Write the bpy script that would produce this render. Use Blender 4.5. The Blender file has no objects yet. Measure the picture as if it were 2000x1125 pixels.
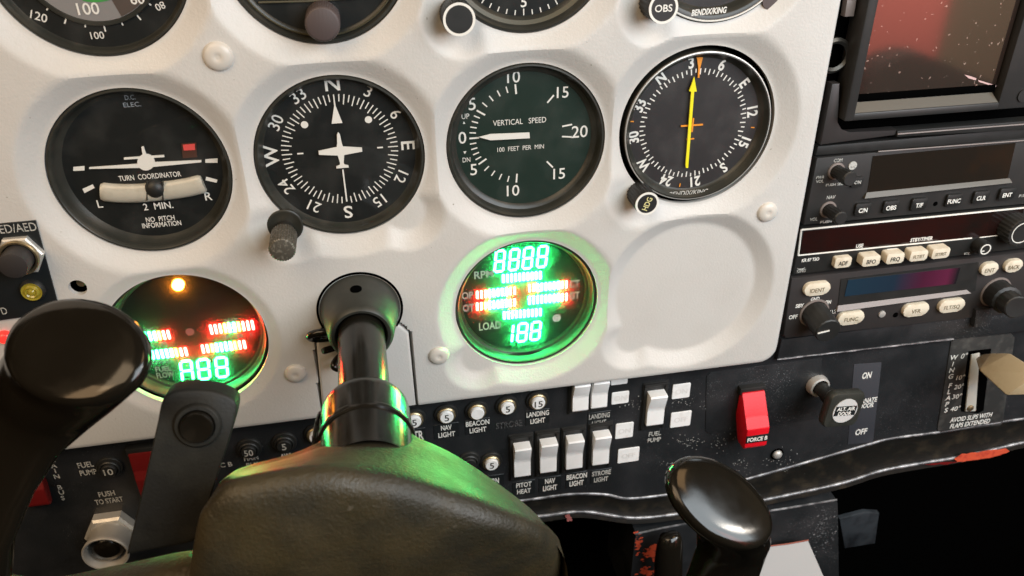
import bpy, bmesh, math, random
from mathutils import Vector, Matrix
random.seed(7)
scene = bpy.context.scene
COL = scene.collection
MM = 0.001

# ------------------------------------------------------------------ frame of reference
# Panel coordinates in millimetres: x right, y up the panel, z out of the panel towards the pilot.
def W(p):
    return Vector((p[0]*MM, -p[2]*MM, p[1]*MM))

# ------------------------------------------------------------------ camera
CAM_POS = (14.3137, 137.7234, 370.8108)
CAM_R = ((0.98257644, -0.01241771, 0.18544365),
         (0.10357743, 0.86504752, -0.49088136),
         (-0.15432194, 0.50153624, 0.8512615))
FOC = 1574.79                                   # focal length for a 2000 px wide frame
cam_d = bpy.data.cameras.new('camera')
cam = bpy.data.objects.new('camera', cam_d)
COL.objects.link(cam)
ax = [W(r)/MM for r in CAM_R]
cam.matrix_world = Matrix(((ax[0].x, ax[1].x, ax[2].x, CAM_POS[0]*MM),
                           (ax[0].y, ax[1].y, ax[2].y, -CAM_POS[2]*MM),
                           (ax[0].z, ax[1].z, ax[2].z, CAM_POS[1]*MM),
                           (0, 0, 0, 1)))
cam_d.sensor_width = 36
cam_d.lens = FOC/2000*36
cam_d.clip_start = 0.01
cam_d.clip_end = 50
cam_d.dof.use_dof = True
cam_d.dof.focus_distance = 0.42
cam_d.dof.aperture_fstop = 16
scene.camera = cam

def at(px, py, z=0.0):
    """panel point (x, y) at height z that the photograph shows at pixel px, py"""
    d = Vector(((px-1000)/FOC, -(py-562.5)/FOC, -1))
    w = Vector((sum(CAM_R[i][k]*d[i] for i in range(3)) for k in range(3)))
    t = (z-CAM_POS[2])/w.z
    return (CAM_POS[0]+t*w.x, CAM_POS[1]+t*w.y)
def at3(px, py, z=0.0):
    a = at(px, py, z)
    return Vector((a[0], a[1], z))
def proj(p):
    q = Vector(p)-Vector(CAM_POS)
    c = [sum(CAM_R[i][k]*q[k] for k in range(3)) for i in range(3)]
    return (1000+FOC*c[0]/-c[2], 562.5-FOC*c[1]/-c[2])
def mms(px, py, z=0.0):
    """pixels per millimetre along the panel's x and y near that pixel"""
    a = at(px, py, z)
    p0, p1, p2 = proj((a[0], a[1], z)), proj((a[0]+1, a[1], z)), proj((a[0], a[1]+1, z))
    return math.hypot(p1[0]-p0[0], p1[1]-p0[1]), math.hypot(p2[0]-p0[0], p2[1]-p0[1])

# ------------------------------------------------------------------ world and lamps
world = bpy.data.worlds.new('World')
scene.world = world
world.use_nodes = True
wn = world.node_tree
bg = wn.nodes['Background']
tc = wn.nodes.new('ShaderNodeTexCoord'); sep = wn.nodes.new('ShaderNodeSeparateXYZ')
ramp = wn.nodes.new('ShaderNodeValToRGB'); mp = wn.nodes.new('ShaderNodeMapRange')
wn.links.new(tc.outputs['Generated'], sep.inputs[0])
wn.links.new(sep.outputs['Z'], mp.inputs[0]); mp.inputs[1].default_value = -1; mp.inputs[2].default_value = 1
wn.links.new(mp.outputs[0], ramp.inputs[0])
ramp.color_ramp.elements[0].position = 0.30; ramp.color_ramp.elements[0].color = (0.012, 0.011, 0.009, 1)
ramp.color_ramp.elements[1].position = 0.80; ramp.color_ramp.elements[1].color = (0.32, 0.23, 0.135, 1)
nz = wn.nodes.new('ShaderNodeTexNoise'); nz.inputs['Scale'].default_value = 1.7; nz.inputs['Detail'].default_value = 2
wn.links.new(tc.outputs['Generated'], nz.inputs['Vector'])
nr = wn.nodes.new('ShaderNodeMapRange'); nr.inputs[1].default_value = 0.47; nr.inputs[2].default_value = 0.53; nr.inputs[3].default_value = 0.18
wn.links.new(nz.outputs['Fac'], nr.inputs[0])
vm = wn.nodes.new('ShaderNodeVectorMath'); vm.operation = 'SCALE'
wn.links.new(ramp.outputs[0], vm.inputs[0]); wn.links.new(nr.outputs[0], vm.inputs['Scale'])
wn.links.new(vm.outputs[0], bg.inputs['Color'])
bg.inputs['Strength'].default_value = 0.65

def area(name, pos, target, size, size_y, power, col):
    d = bpy.data.lights.new(name, 'AREA'); d.shape = 'RECTANGLE'
    d.size = size*MM; d.size_y = size_y*MM; d.energy = power; d.color = col
    o = bpy.data.objects.new(name, d); COL.objects.link(o)
    o.location = W(pos)
    o.rotation_euler = (W(target)-W(pos)).to_track_quat('-Z', 'Y').to_euler()
    return o
area('cabin_dome_lamp', (-420, 760, 600), (-60, -20, 0), 760, 540, 4.9, (1.0, 0.74, 0.47))
area('cabin_window_light', (540, 300, 580), (270, -230, 0), 760, 540, 9.3, (0.85, 0.945, 1.0))
area('right_grip_reflection_lamp', (400, 430, 170), (200, -120, 130), 260, 200, 0.55, (1.0, 0.60, 0.28))  # added lamp, puts a warm reflection on the right grip cap
area('left_grip_reflection_lamp', (-470, 230, 370), (-110, -50, 110), 240, 240, 0.7, (1.0, 0.64, 0.34))  # added lamp, puts a warm reflection on the left grip cap
area('seat_fill_lamp', (1000, 420, 500), (1000, -60, 900), 300, 200, 14.0, (1.0, 0.9, 0.78))  # added fill, brightens the seat so the screen mirrors it red

scene.view_settings.view_transform = 'Standard'
scene.view_settings.look = 'None'
scene.view_settings.exposure = 0
scene.view_settings.gamma = 1
scene.render.engine = 'CYCLES'
scene.cycles.use_denoising = True
scene.cycles.max_bounces = 8
scene.cycles.transparent_max_bounces = 12
scene.cycles.sample_clamp_indirect = 4
scene.cycles.caustics_reflective = False
scene.cycles.caustics_refractive = False

# ------------------------------------------------------------------ materials
def mat(name, col, rough=0.5, metal=0.0, bump=None, var=None, spec=0.5, coat=0.0, emit=None, estr=0.0, rvar=None, speck=None, patch=None):
    """bump=(scale per m, strength, distance mm); var=(scale, second colour, low, high); rvar=(scale, second roughness); speck=(scale, colour, threshold)"""
    m = bpy.data.materials.new(name); m.use_nodes = True
    nt = m.node_tree; b = nt.nodes['Principled BSDF']
    b.inputs['Base Color'].default_value = (*col, 1)
    b.inputs['Roughness'].default_value = rough
    b.inputs['Metallic'].default_value = metal
    b.inputs['Specular IOR Level'].default_value = spec
    b.inputs['Coat Weight'].default_value = coat
    b.inputs['Coat Roughness'].default_value = 0.08
    if emit:
        b.inputs['Emission Color'].default_value = (*emit, 1); b.inputs['Emission Strength'].default_value = estr
    t = nt.nodes.new('ShaderNodeTexCoord')
    def noise(scale, detail=4.0, rough_=0.6):
        n = nt.nodes.new('ShaderNodeTexNoise'); n.inputs['Scale'].default_value = scale
        n.inputs['Detail'].default_value = detail; n.inputs['Roughness'].default_value = rough_
        nt.links.new(t.outputs['Object'], n.inputs['Vector']); return n
    colsock = None
    if var:
        n = noise(var[0], 5.0)
        r = nt.nodes.new('ShaderNodeMapRange'); r.inputs[1].default_value = var[2]; r.inputs[2].default_value = var[3]
        nt.links.new(n.outputs['Fac'], r.inputs[0])
        x = nt.nodes.new('ShaderNodeMix'); x.data_type = 'RGBA'
        nt.links.new(r.outputs[0], x.inputs[0])
        x.inputs[6].default_value = (*col, 1); x.inputs[7].default_value = (*var[1], 1)
        colsock = x.outputs[2]
    if speck:
        n = noise(speck[0], 2.0, 0.5)
        r = nt.nodes.new('ShaderNodeMapRange'); r.inputs[1].default_value = speck[2]; r.inputs[2].default_value = speck[2]+0.04
        nt.links.new(n.outputs['Fac'], r.inputs[0])
        if patch:
            pn = noise(patch, 2.0, 0.5); pr = nt.nodes.new('ShaderNodeMapRange'); pr.inputs[1].default_value = 0.48; pr.inputs[2].default_value = 0.62
            pm = nt.nodes.new('ShaderNodeMath'); pm.operation = 'MULTIPLY'
            nt.links.new(pn.outputs['Fac'], pr.inputs[0]); nt.links.new(pr.outputs[0], pm.inputs[0]); nt.links.new(r.outputs[0], pm.inputs[1]); r = pm
        x = nt.nodes.new('ShaderNodeMix'); x.data_type = 'RGBA'
        nt.links.new(r.outputs[0], x.inputs[0])
        if colsock: nt.links.new(colsock, x.inputs[6])
        else: x.inputs[6].default_value = (*col, 1)
        x.inputs[7].default_value = (*speck[1], 1)
        colsock = x.outputs[2]
    if colsock: nt.links.new(colsock, b.inputs['Base Color'])
    if rvar:
        n = noise(rvar[0], 4.0)
        r = nt.nodes.new('ShaderNodeMapRange'); r.inputs[1].default_value = 0.35; r.inputs[2].default_value = 0.65
        r.inputs[3].default_value = rough; r.inputs[4].default_value = rvar[1]
        nt.links.new(n.outputs['Fac'], r.inputs[0]); nt.links.new(r.outputs[0], b.inputs['Roughness'])
    if bump:
        n = noise(bump[0], 3.0)
        u = nt.nodes.new('ShaderNodeBump'); u.inputs['Strength'].default_value = bump[1]; u.inputs['Distance'].default_value = bump[2]*MM
        nt.links.new(n.outputs['Fac'], u.inputs['Height']); nt.links.new(u.outputs[0], b.inputs['Normal'])
    return m

M = {}
M['cover'] = mat('pale_moulded_plastic', (0.58, 0.562, 0.53), 0.42, bump=(750, 0.6, 0.24), var=(16, (0.54, 0.516, 0.48), 0.42, 0.72), rvar=(60, 0.52), coat=0.06, speck=(420, (0.26, 0.23, 0.19), 0.755))
M['cap'] = mat('cream_cap_plastic', (0.60, 0.56, 0.50), 0.30, bump=(300, 0.15, 0.2))
M['black'] = mat('black_plastic', (0.016, 0.016, 0.015), 0.42, bump=(1500, 0.15, 0.1), rvar=(90, 0.55))
M['bezel'] = mat('instrument_bezel_black', (0.026, 0.026, 0.021), 0.36, bump=(700, 0.12, 0.1), var=(60, (0.042, 0.039, 0.030), 0.5, 0.7))
M['dial'] = mat('dial_black', (0.006, 0.0072, 0.0068), 0.62, var=(70, (0.011, 0.0118, 0.011), 0.48, 0.72), spec=0.3)
M['dial2'] = mat('dial_green_glow_tint', (0.009, 0.022, 0.015), 0.62, var=(60, (0.013, 0.027, 0.020), 0.48, 0.72), spec=0.3)  # green glow of the nearby display is put into this dial colour
M['dial3'] = mat('dial_brown_black', (0.022, 0.019, 0.019), 0.55, var=(60, (0.034, 0.03, 0.03), 0.48, 0.7))
M['white'] = mat('white_paint', (0.78, 0.76, 0.70), 0.6)
M['dimwhite'] = mat('worn_white_print', (0.50, 0.49, 0.45), 0.6, var=(900, (0.22, 0.22, 0.2), 0.5, 0.62))
M['display_print'] = mat('grey_display_print', (0.42, 0.42, 0.40), 0.6)
M['faint'] = mat('faded_print', (0.30, 0.34, 0.38), 0.6)
M['ghost'] = mat('worn_off_print', (0.10, 0.10, 0.10), 0.6, var=(1500, (0.02, 0.02, 0.02), 0.45, 0.55))
M['ink'] = mat('black_ink', (0.03, 0.028, 0.022), 0.6)
M['tan_ink'] = mat('brown_ink', (0.17, 0.13, 0.075), 0.6)
M['paint'] = mat('black_gloss_paint', (0.015, 0.0165, 0.018), 0.34, bump=(1000, 0.6, 0.2), rvar=(55, 0.52), var=(30, (0.028, 0.028, 0.03), 0.45, 0.7), speck=(1300, (0.20, 0.20, 0.20), 0.66), coat=0.1, patch=22)
M['lip'] = mat('black_enamel_edge', (0.010, 0.0095, 0.008), 0.42, bump=(700, 0.3, 0.12), var=(80, (0.03, 0.024, 0.016), 0.5, 0.7), spec=0.3)
M['edge'] = mat('worn_bare_edge', (0.10, 0.10, 0.105), 0.34, metal=0.5, bump=(500, 0.5, 0.3), var=(95, (0.46, 0.46, 0.47), 0.42, 0.66), rvar=(300, 0.45))
M['radio'] = mat('charcoal_radio_face', (0.026, 0.025, 0.024), 0.45, bump=(1400, 0.18, 0.08), var=(40, (0.034, 0.031, 0.029), 0.45, 0.7))
M['radio2'] = mat('charcoal_brown_radio_face', (0.034, 0.030, 0.029), 0.42, bump=(1400, 0.15, 0.08))
M['sill'] = mat('satin_window_sill', (0.075, 0.062, 0.043), 0.4, bump=(900, 0.1, 0.1))
M['sill2'] = mat('satin_taupe_sill', (0.20, 0.165, 0.15), 0.4)
M['cream'] = mat('cream_button_plastic', (0.74, 0.66, 0.52), 0.35, var=(120, (0.60, 0.51, 0.37), 0.5, 0.7))
M['rocker'] = mat('white_rocker_plastic', (0.88, 0.875, 0.86), 0.32, var=(120, (0.79, 0.77, 0.73), 0.55, 0.8))
M['tag'] = mat('white_tag', (0.87, 0.86, 0.84), 0.5, var=(180, (0.77, 0.75, 0.72), 0.5, 0.7))
M['red'] = mat('red_guard_plastic', (0.72, 0.008, 0.018), 0.38, bump=(300, 0.08, 0.2), var=(90, (0.6, 0.007, 0.014), 0.5, 0.7), spec=0.3)
M['darkred'] = mat('dull_red_plastic', (0.15, 0.007, 0.007), 0.5, spec=0.3)
M['brass'] = mat('dull_brass', (0.50, 0.40, 0.24), 0.36, metal=0.9, var=(250, (0.26, 0.2, 0.12), 0.5, 0.68))
M['steel'] = mat('brushed_steel', (0.62, 0.60, 0.56), 0.42, metal=0.55, bump=(900, 0.12, 0.1), rvar=(200, 0.52))
M['darksteel'] = mat('darkened_steel', (0.10, 0.095, 0.085), 0.35, metal=0.8)
M['chrome'] = mat('black_chrome_tube', (0.009, 0.008, 0.006), 0.16, bump=(30, 0.1, 1.0), rvar=(120, 0.25), spec=0.42)
M['collar'] = mat('grey_rubber', (0.026, 0.027, 0.022), 0.46, bump=(900, 0.2, 0.1), var=(120, (0.036, 0.037, 0.031), 0.45, 0.7))
M['hub'] = mat('grained_brown_vinyl', (0.048, 0.036, 0.016), 0.40, bump=(640, 1.0, 0.42), var=(24, (0.022, 0.019, 0.011), 0.40, 0.60), rvar=(38, 0.60), spec=0.45, speck=(120, (0.075, 0.062, 0.042), 0.73))
M['grip'] = mat('glossy_black_grip', (0.008, 0.0065, 0.0045), 0.09, spec=0.5, bump=(120, 0.05, 0.4), rvar=(40, 0.2))
M['block'] = mat('matt_rubber_block', (0.010, 0.0095, 0.008), 0.55, bump=(900, 0.5, 0.25), var=(50, (0.019, 0.018, 0.014), 0.45, 0.68), spec=0.35)
M['beige'] = mat('beige_lever_plastic', (0.40, 0.31, 0.185), 0.38, bump=(300, 0.1, 0.2), var=(60, (0.34, 0.26, 0.15), 0.5, 0.7))
M['plate'] = mat('etched_grey_plate', (0.055, 0.054, 0.052), 0.35, metal=0.3, bump=(700, 0.15, 0.1), var=(110, (0.12, 0.115, 0.105), 0.5, 0.75))
M['strip'] = mat('grey_label_strip', (0.045, 0.047, 0.055), 0.5)
M['placard'] = mat('black_placard_tape', (0.014, 0.016, 0.017), 0.32)
M['void'] = mat('dark_recess', (0.0015, 0.0015, 0.0015), 0.9, spec=0.0)
M['chip'] = mat('exposed_red_primer', (0.62, 0.085, 0.035), 0.6, bump=(500, 0.4, 0.3), var=(300, (0.48, 0.05, 0.025), 0.5, 0.65))
M['orange'] = mat('orange_paint', (0.85, 0.30, 0.02), 0.55)
M['yellow'] = mat('yellow_needle_paint', (0.90, 0.80, 0.01), 0.5)
M['ylens'] = mat('yellow_lens', (0.34, 0.27, 0.03), 0.15, coat=0.6)
M['inclin'] = mat('cream_tube', (0.52, 0.48, 0.39), 0.3, coat=0.5, var=(90, (0.38, 0.34, 0.26), 0.45, 0.7))
M['flag'] = mat('red_flag', (0.70, 0.08, 0.07), 0.5)
M['flagbox'] = mat('brown_window', (0.07, 0.025, 0.015), 0.4)
M['asgrey'] = mat('grey_scale_disc', (0.22, 0.21, 0.205), 0.55)
M['asbrown'] = mat('brown_scale_disc', (0.075, 0.055, 0.045), 0.55)
M['hdg'] = mat('cream_yellow_print', (0.72, 0.66, 0.30), 0.5)
M['green'] = mat('green_arc_paint', (0.05, 0.30, 0.06), 0.5)
M['olive'] = mat('olive_ring', (0.070, 0.062, 0.036), 0.45)
M['brownknob'] = mat('brown_knob', (0.075, 0.055, 0.052), 0.5, bump=(900, 0.1, 0.1))
M['dirtyknob'] = mat('worn_knurled_knob', (0.085, 0.075, 0.058), 0.5, metal=0.3, bump=(1400, 0.4, 0.15), var=(700, (0.2, 0.18, 0.145), 0.5, 0.65))
M['greyblue'] = mat('grey_blue_metal', (0.030, 0.036, 0.042), 0.5, var=(60, (0.010, 0.012, 0.015), 0.45, 0.65))
M['offwhite'] = mat('off_white_lid', (0.33, 0.32, 0.31), 0.5, bump=(300, 0.15, 0.2))
M['adfwin'] = mat('dark_red_filter_window', (0.021, 0.006, 0.005), 0.12, var=(18, (0.011, 0.007, 0.006), 0.42, 0.6))
M['comwin'] = mat('dark_amber_filter_window', (0.016, 0.012, 0.009), 0.12, var=(22, (0.030, 0.015, 0.008), 0.50, 0.74))
M['sign_red'] = mat('red_jewel', (0.7, 0.02, 0.02), 0.2, emit=(1, 0.03, 0.02), estr=1.5)
M['seatred'] = mat('red_seat_cloth', (0.55, 0.14, 0.12), 0.85, bump=(200, 0.5, 1))
M['silhouette_dark'] = mat('dark_head_silhouette', (0.03, 0.028, 0.025), 0.85)
for k, c, s in (('led_green', (0.020, 1.0, 0.20), 118.0), ('led_red', (1.0, 0.014, 0.011), 125.0), ('led_green_dim', (0.026, 1.0, 0.22), 58.0), ('led_yellow', (1.0, 0.30, 0.025), 26.0), ('led_amber', (1.0, 0.30, 0.02), 50.0)):
    M[k] = mat(k, (0.8, 0.8, 0.8), 0.4, emit=c, estr=s)

def glass_mat(name, tint=(1, 1, 1), ior=1.45, rough=0.02, milk=0.0, dust=0.0):
    """clear cover: transparent plus mirror by fresnel; milk = share of light scattered through it; dust = share of surface dust"""
    m = bpy.data.materials.new(name); m.use_nodes = True; nt = m.node_tree
    nt.nodes.remove(nt.nodes['Principled BSDF'])
    out = nt.nodes['Material Output']
    tr = nt.nodes.new('ShaderNodeBsdfTransparent'); tr.inputs[0].default_value = (*tint, 1)
    gl = nt.nodes.new('ShaderNodeBsdfGlossy'); gl.inputs['Roughness'].default_value = rough
    lw = nt.nodes.new('ShaderNodeLayerWeight'); lw.inputs['Blend'].default_value = 0.5
    pw = nt.nodes.new('ShaderNodeMath'); pw.operation = 'POWER'; pw.inputs[1].default_value = 5
    fr = nt.nodes.new('ShaderNodeMath'); fr.operation = 'MULTIPLY_ADD'; f0 = ((ior-1)/(ior+1))**2
    fr.inputs[1].default_value = 1-f0; fr.inputs[2].default_value = f0
    nt.links.new(lw.outputs['Facing'], pw.inputs[0]); nt.links.new(pw.outputs[0], fr.inputs[0])
    last = tr.outputs[0]
    if milk:
        ml = nt.nodes.new('ShaderNodeBsdfTranslucent'); ml.inputs[0].default_value = (1, 1, 1, 1)
        x = nt.nodes.new('ShaderNodeMixShader'); x.inputs[0].default_value = milk
        nt.links.new(last, x.inputs[1]); nt.links.new(ml.outputs[0], x.inputs[2]); last = x.outputs[0]
    if dust:
        t = nt.nodes.new('ShaderNodeTexCoord'); n = nt.nodes.new('ShaderNodeTexNoise'); n.inputs['Scale'].default_value = 60
        n.inputs['Detail'].default_value = 8; nt.links.new(t.outputs['Object'], n.inputs['Vector'])
        r = nt.nodes.new('ShaderNodeMapRange'); r.inputs[1].default_value = 0.45; r.inputs[2].default_value = 0.75; r.inputs[4].default_value = dust
        nt.links.new(n.outputs['Fac'], r.inputs[0])
        df = nt.nodes.new('ShaderNodeBsdfDiffuse'); df.inputs[0].default_value = (0.5, 0.48, 0.44, 1)
        x = nt.nodes.new('ShaderNodeMixShader'); nt.links.new(r.outputs[0], x.inputs[0])
        nt.links.new(last, x.inputs[1]); nt.links.new(df.outputs[0], x.inputs[2]); last = x.outputs[0]
    x = nt.nodes.new('ShaderNodeMixShader'); nt.links.new(fr.outputs[0], x.inputs[0])
    nt.links.new(last, x.inputs[1]); nt.links.new(gl.outputs[0], x.inputs[2])
    nt.links.new(x.outputs[0], out.inputs[0])
    return m
M['glass'] = glass_mat('instrument_glass', dust=0.035)
M['smoke'] = glass_mat('smoked_display_cover', tint=(0.93, 0.93, 0.93), milk=0.048)

def gradient_mat(name, stops, length, rough):
    m = mat(name, (0.1, 0.1, 0.1), rough)
    nt = m.node_tree; b = nt.nodes['Principled BSDF']
    t = nt.nodes.new('ShaderNodeTexCoord'); s = nt.nodes.new('ShaderNodeSeparateXYZ')
    nt.links.new(t.outputs['Object'], s.inputs[0])
    r = nt.nodes.new('ShaderNodeMapRange'); r.inputs[1].default_value = -length*MM/2; r.inputs[2].default_value = length*MM/2
    nt.links.new(s.outputs['X'], r.inputs[0])
    c = nt.nodes.new('ShaderNodeValToRGB'); nt.links.new(r.outputs[0], c.inputs[0])
    els = c.color_ramp.elements
    while len(els) < len(stops): els.new(0.5)
    for e, (p, col) in zip(els, stops): e.position = p; e.color = (*col, 1)
    nt.links.new(c.outputs[0], b.inputs['Base Color'])
    return m

# ------------------------------------------------------------------ mesh helpers (panel mm)
def BM(): return bmesh.new()

def add_box(bm, x0, x1, y0, y1, z0, z1, bev=0.0, seg=2, rot=0.0):
    cx, cy = (x0+x1)/2, (y0+y1)/2
    r = bmesh.ops.create_cube(bm, size=1)
    vs = r['verts']
    c, s = math.cos(rot), math.sin(rot)
    for v in vs:
        x, y = v.co.x*(x1-x0), v.co.y*(y1-y0)
        v.co = Vector((cx+x*c-y*s, cy+x*s+y*c, (z0+z1)/2+v.co.z*(z1-z0)))
    if bev:
        es = list({e for v in vs for e in v.link_edges})
        bmesh.ops.bevel(bm, geom=es, offset=bev, segments=seg, profile=0.5, affect='EDGES')

def add_poly(bm, pts, z0, z1, bev=0.0, seg=2):
    """extruded polygon (counter-clockwise)"""
    n = len(pts)
    lo = [bm.verts.new((p[0], p[1], z0)) for p in pts]
    hi = [bm.verts.new((p[0], p[1], z1)) for p in pts]
    bm.faces.new(lo[::-1]); top = bm.faces.new(hi)
    for i in range(n):
        bm.faces.new((lo[i], lo[(i+1) % n], hi[(i+1) % n], hi[i]))
    if bev:
        bmesh.ops.bevel(bm, geom=list(top.edges), offset=bev, segments=seg, profile=0.5, affect='EDGES')

def add_hull(bm, pts, bev=0.0, seg=2):
    vs = [bm.verts.new(p) for p in pts]
    r = bmesh.ops.convex_hull(bm, input=vs)
    fs = [g for g in r['geom'] if isinstance(g, bmesh.types.BMFace)]
    junk = [g for g in r['geom_interior'] if isinstance(g, bmesh.types.BMVert)]
    if junk: bmesh.ops.delete(bm, geom=junk, context='VERTS')
    es = list({e for f in fs for e in f.edges})
    bmesh.ops.dissolve_limit(bm, angle_limit=0.02, verts=list({v for f in fs if f.is_valid for v in f.verts}), edges=es)
    if bev:
        es = [e for e in bm.edges if e.is_valid]
        bmesh.ops.bevel(bm, geom=es, offset=bev, segments=seg, profile=0.5, affect='EDGES')

def rounded(x0, x1, y0, y1, r, n=5):
    pts = []
    for cx, cy, a0 in ((x1-r, y0+r, -90), (x1-r, y1-r, 0), (x0+r, y1-r, 90), (x0+r, y0+r, 180)):
        for i in range(n+1):
            a = math.radians(a0+90*i/n); pts.append((cx+r*math.cos(a), cy+r*math.sin(a)))
    return pts

def add_lathe(bm, prof, cx, cy, z=0.0, seg=64, knurl=0, kd=0.0, cap0=False, cap1=False, axis=None, base=None):
    """profile [(r, z)...] turned about the panel normal through cx, cy (or about axis through base)"""
    loops = []
    if axis is not None:
        q = Vector((0, 0, 1)).rotation_difference(Vector(axis).normalized()); base = Vector(base)
    for r, h in prof:
        lp = []
        for i in range(seg):
            a = 2*math.pi*i/seg
            rr = r-(kd if knurl and (i*knurl//seg*2 % 2 == 0) and (i % max(1, seg//knurl)) >= max(1, seg//knurl)//2 else 0)
            p = Vector((rr*math.cos(a), rr*math.sin(a), h))
            p = (base+q @ p) if axis is not None else Vector((cx+p.x, cy+p.y, z+p.z))
            lp.append(bm.verts.new(p))
        loops.append(lp)
    for a, b in zip(loops, loops[1:]):
        for i in range(seg):
            j = (i+1) % seg
            bm.faces.new((a[i], a[j], b[j], b[i]))
    if cap0: bm.faces.new(loops[0][::-1])
    if cap1: bm.faces.new(loops[-1])

def add_disc(bm, cx, cy, z, r, seg=48, th=0.15):
    add_lathe(bm, [(r, -th), (r, 0)], cx, cy, z, seg, cap0=True, cap1=True)

def add_sheet(bm, cx, cy, z, r, seg=72):
    bm.faces.new([bm.verts.new((cx+r*math.cos(2*math.pi*i/seg), cy+r*math.sin(2*math.pi*i/seg), z)) for i in range(seg)])

def add_loft(bm, loops, cap0=True, cap1=True):
    L = [[bm.verts.new(p) for p in lp] for lp in loops]
    n = len(L[0])
    for a, b in zip(L, L[1:]):
        for i in range(n):
            bm.faces.new((a[i], a[(i+1) % n], b[(i+1) % n], b[i]))
    if cap0: bm.faces.new(L[0][::-1])
    if cap1: bm.faces.new(L[-1])

def add_tube(bm, pts, rad, seg=12, cap=True):
    pts = [Vector(p) for p in pts]
    rs = rad if isinstance(rad, (list, tuple)) else [rad]*len(pts)
    loops = []; up = None
    for i, p in enumerate(pts):
        t = (pts[min(i+1, len(pts)-1)]-pts[max(i-1, 0)]).normalized()
        if up is None: up = t.orthogonal().normalized()
        up = (up-t*up.dot(t)).normalized(); s = t.cross(up)
        loops.append([p+(up*math.cos(2*math.pi*k/seg)+s*math.sin(2*math.pi*k/seg))*rs[i] for k in range(seg)])
    add_loft(bm, loops, cap, cap)

def catmull(pts, n=8):
    pts = [Vector(p) for p in pts]; out = []
    P = [pts[0]*2-pts[1]]+pts+[pts[-1]*2-pts[-2]]
    for i in range(1, len(P)-2):
        for k in range(n):
            t = k/n; a, b, c, d = P[i-1:i+3]
            out.append(0.5*((2*b)+(c-a)*t+(2*a-5*b+4*c-d)*t*t+(3*b-a-3*c+d)*t**3))
    out.append(pts[-1]); return out

_glyph = {}
def glyphs(s, bold):
    k = (s, bold)
    if k not in _glyph:
        cu = bpy.data.curves.new('text', 'FONT'); cu.body = s; cu.size = 1; cu.offset = bold; cu.resolution_u = 3
        o = bpy.data.objects.new('text', cu); COL.objects.link(o)
        dg = bpy.context.evaluated_depsgraph_get(); me = bpy.data.meshes.new_from_object(o.evaluated_get(dg))
        _glyph[k] = ([tuple(v.co) for v in me.vertices], [tuple(p.vertices) for p in me.polygons])
        bpy.data.objects.remove(o); bpy.data.curves.remove(cu); bpy.data.meshes.remove(me)
    return _glyph[k]
CAP = None
def add_text(bm, s, cx, cy, z, cap, bold=0.0, rot=0.0, sx=1.0, width=None, shear=0.0):
    """flat lettering centred on cx, cy with capitals cap mm high; width forces the total width"""
    global CAP
    if CAP is None:
        ys = [v[1] for v in glyphs('H', 0)[0]]; CAP = max(ys)-min(ys)
    vs, fs = glyphs(s, bold)
    k = cap/CAP
    xs = [v[0] for v in vs]; x0, x1 = min(xs), max(xs)
    kx = k*sx if width is None else width/(x1-x0)
    c, sn = math.cos(rot), math.sin(rot)
    new = []
    for v in vs:
        y = (v[1]-CAP/2)*k; x = (v[0]-(x0+x1)/2)*kx+y*shear
        new.append(bm.verts.new((cx+x*c-y*sn, cy+x*sn+y*c, z)))
    for f in fs:
        try: bm.faces.new([new[i] for i in f])
        except ValueError: pass
def text_px(bm, s, px, py, z, hpx, bold=0.0, wpx=None, lift=0.12, rot=0.0, shear=0.0):
    """lettering centred where the photo shows it, hpx tall and wpx wide in pixels"""
    x, y = at(px, py, z); kx, ky = mms(px, py, z)
    add_text(bm, s, x, y, z+lift, hpx/ky, bold, rot, width=None if wpx is None else wpx/kx, shear=shear)

def link(name, bm, m, parent=None, origin=(0, 0, 0), smooth=40):
    me = bpy.data.meshes.new(name)
    bmesh.ops.recalc_face_normals(bm, faces=bm.faces) if smooth is not None else None
    o0 = Vector(origin)
    for v in bm.verts: v.co = W(v.co-o0)
    bm.to_mesh(me); bm.free()
    for x in (m if isinstance(m, (list, tuple)) else [m]): me.materials.append(M[x] if isinstance(x, str) else x)
    if smooth:
        me.shade_smooth(); me.set_sharp_from_angle(angle=math.radians(smooth))
    o = bpy.data.objects.new(name, me); COL.objects.link(o)
    if parent is not None: o.parent = parent
    else: o.location = W(o0)
    return o

class Thing:
    """an Empty at the thing's base on the panel; part() hangs meshes given in panel millimetres under it"""
    def __init__(s, name, label, cat, origin, group=None):
        s.o = bpy.data.objects.new(name, None); COL.objects.link(s.o)
        s.origin = Vector(origin); s.o.location = W(origin); s.o.empty_display_size = 0.01
        s.o['label'] = label; s.o['category'] = cat
        if group: s.o['group'] = group
    def part(s, name, bm, m, parent=None, label=None, smooth=40):
        o = link(name, bm, m, parent or s.o, s.origin, smooth)
        if label: o['label'] = label
        return o
    def text(s, name, m, items, parent=None):
        """items: (string, px, py, z, hpx, bold, wpx)"""
        bm = BM()
        for it in items: text_px(bm, *it)
        return s.part(name, bm, m, parent, smooth=None)

# ------------------------------------------------------------------ the pale panel cover
TOP = 5.0                                           # face of the cover above the floor of the dishes
X1 = (at(1645, 0, TOP)[0]+at(1582, 340, TOP)[0]+at(1528, 660, TOP)[0])/3
Y0 = (at(1460, 716, TOP)[1]+at(1000, 768, TOP)[1]+at(205, 876, TOP)[1])/3
XL, YT = -250.0, 140.0
HOLE = 39.8
LD = (-88.0, -91.5); RD = (90.0, -92.9)
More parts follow.
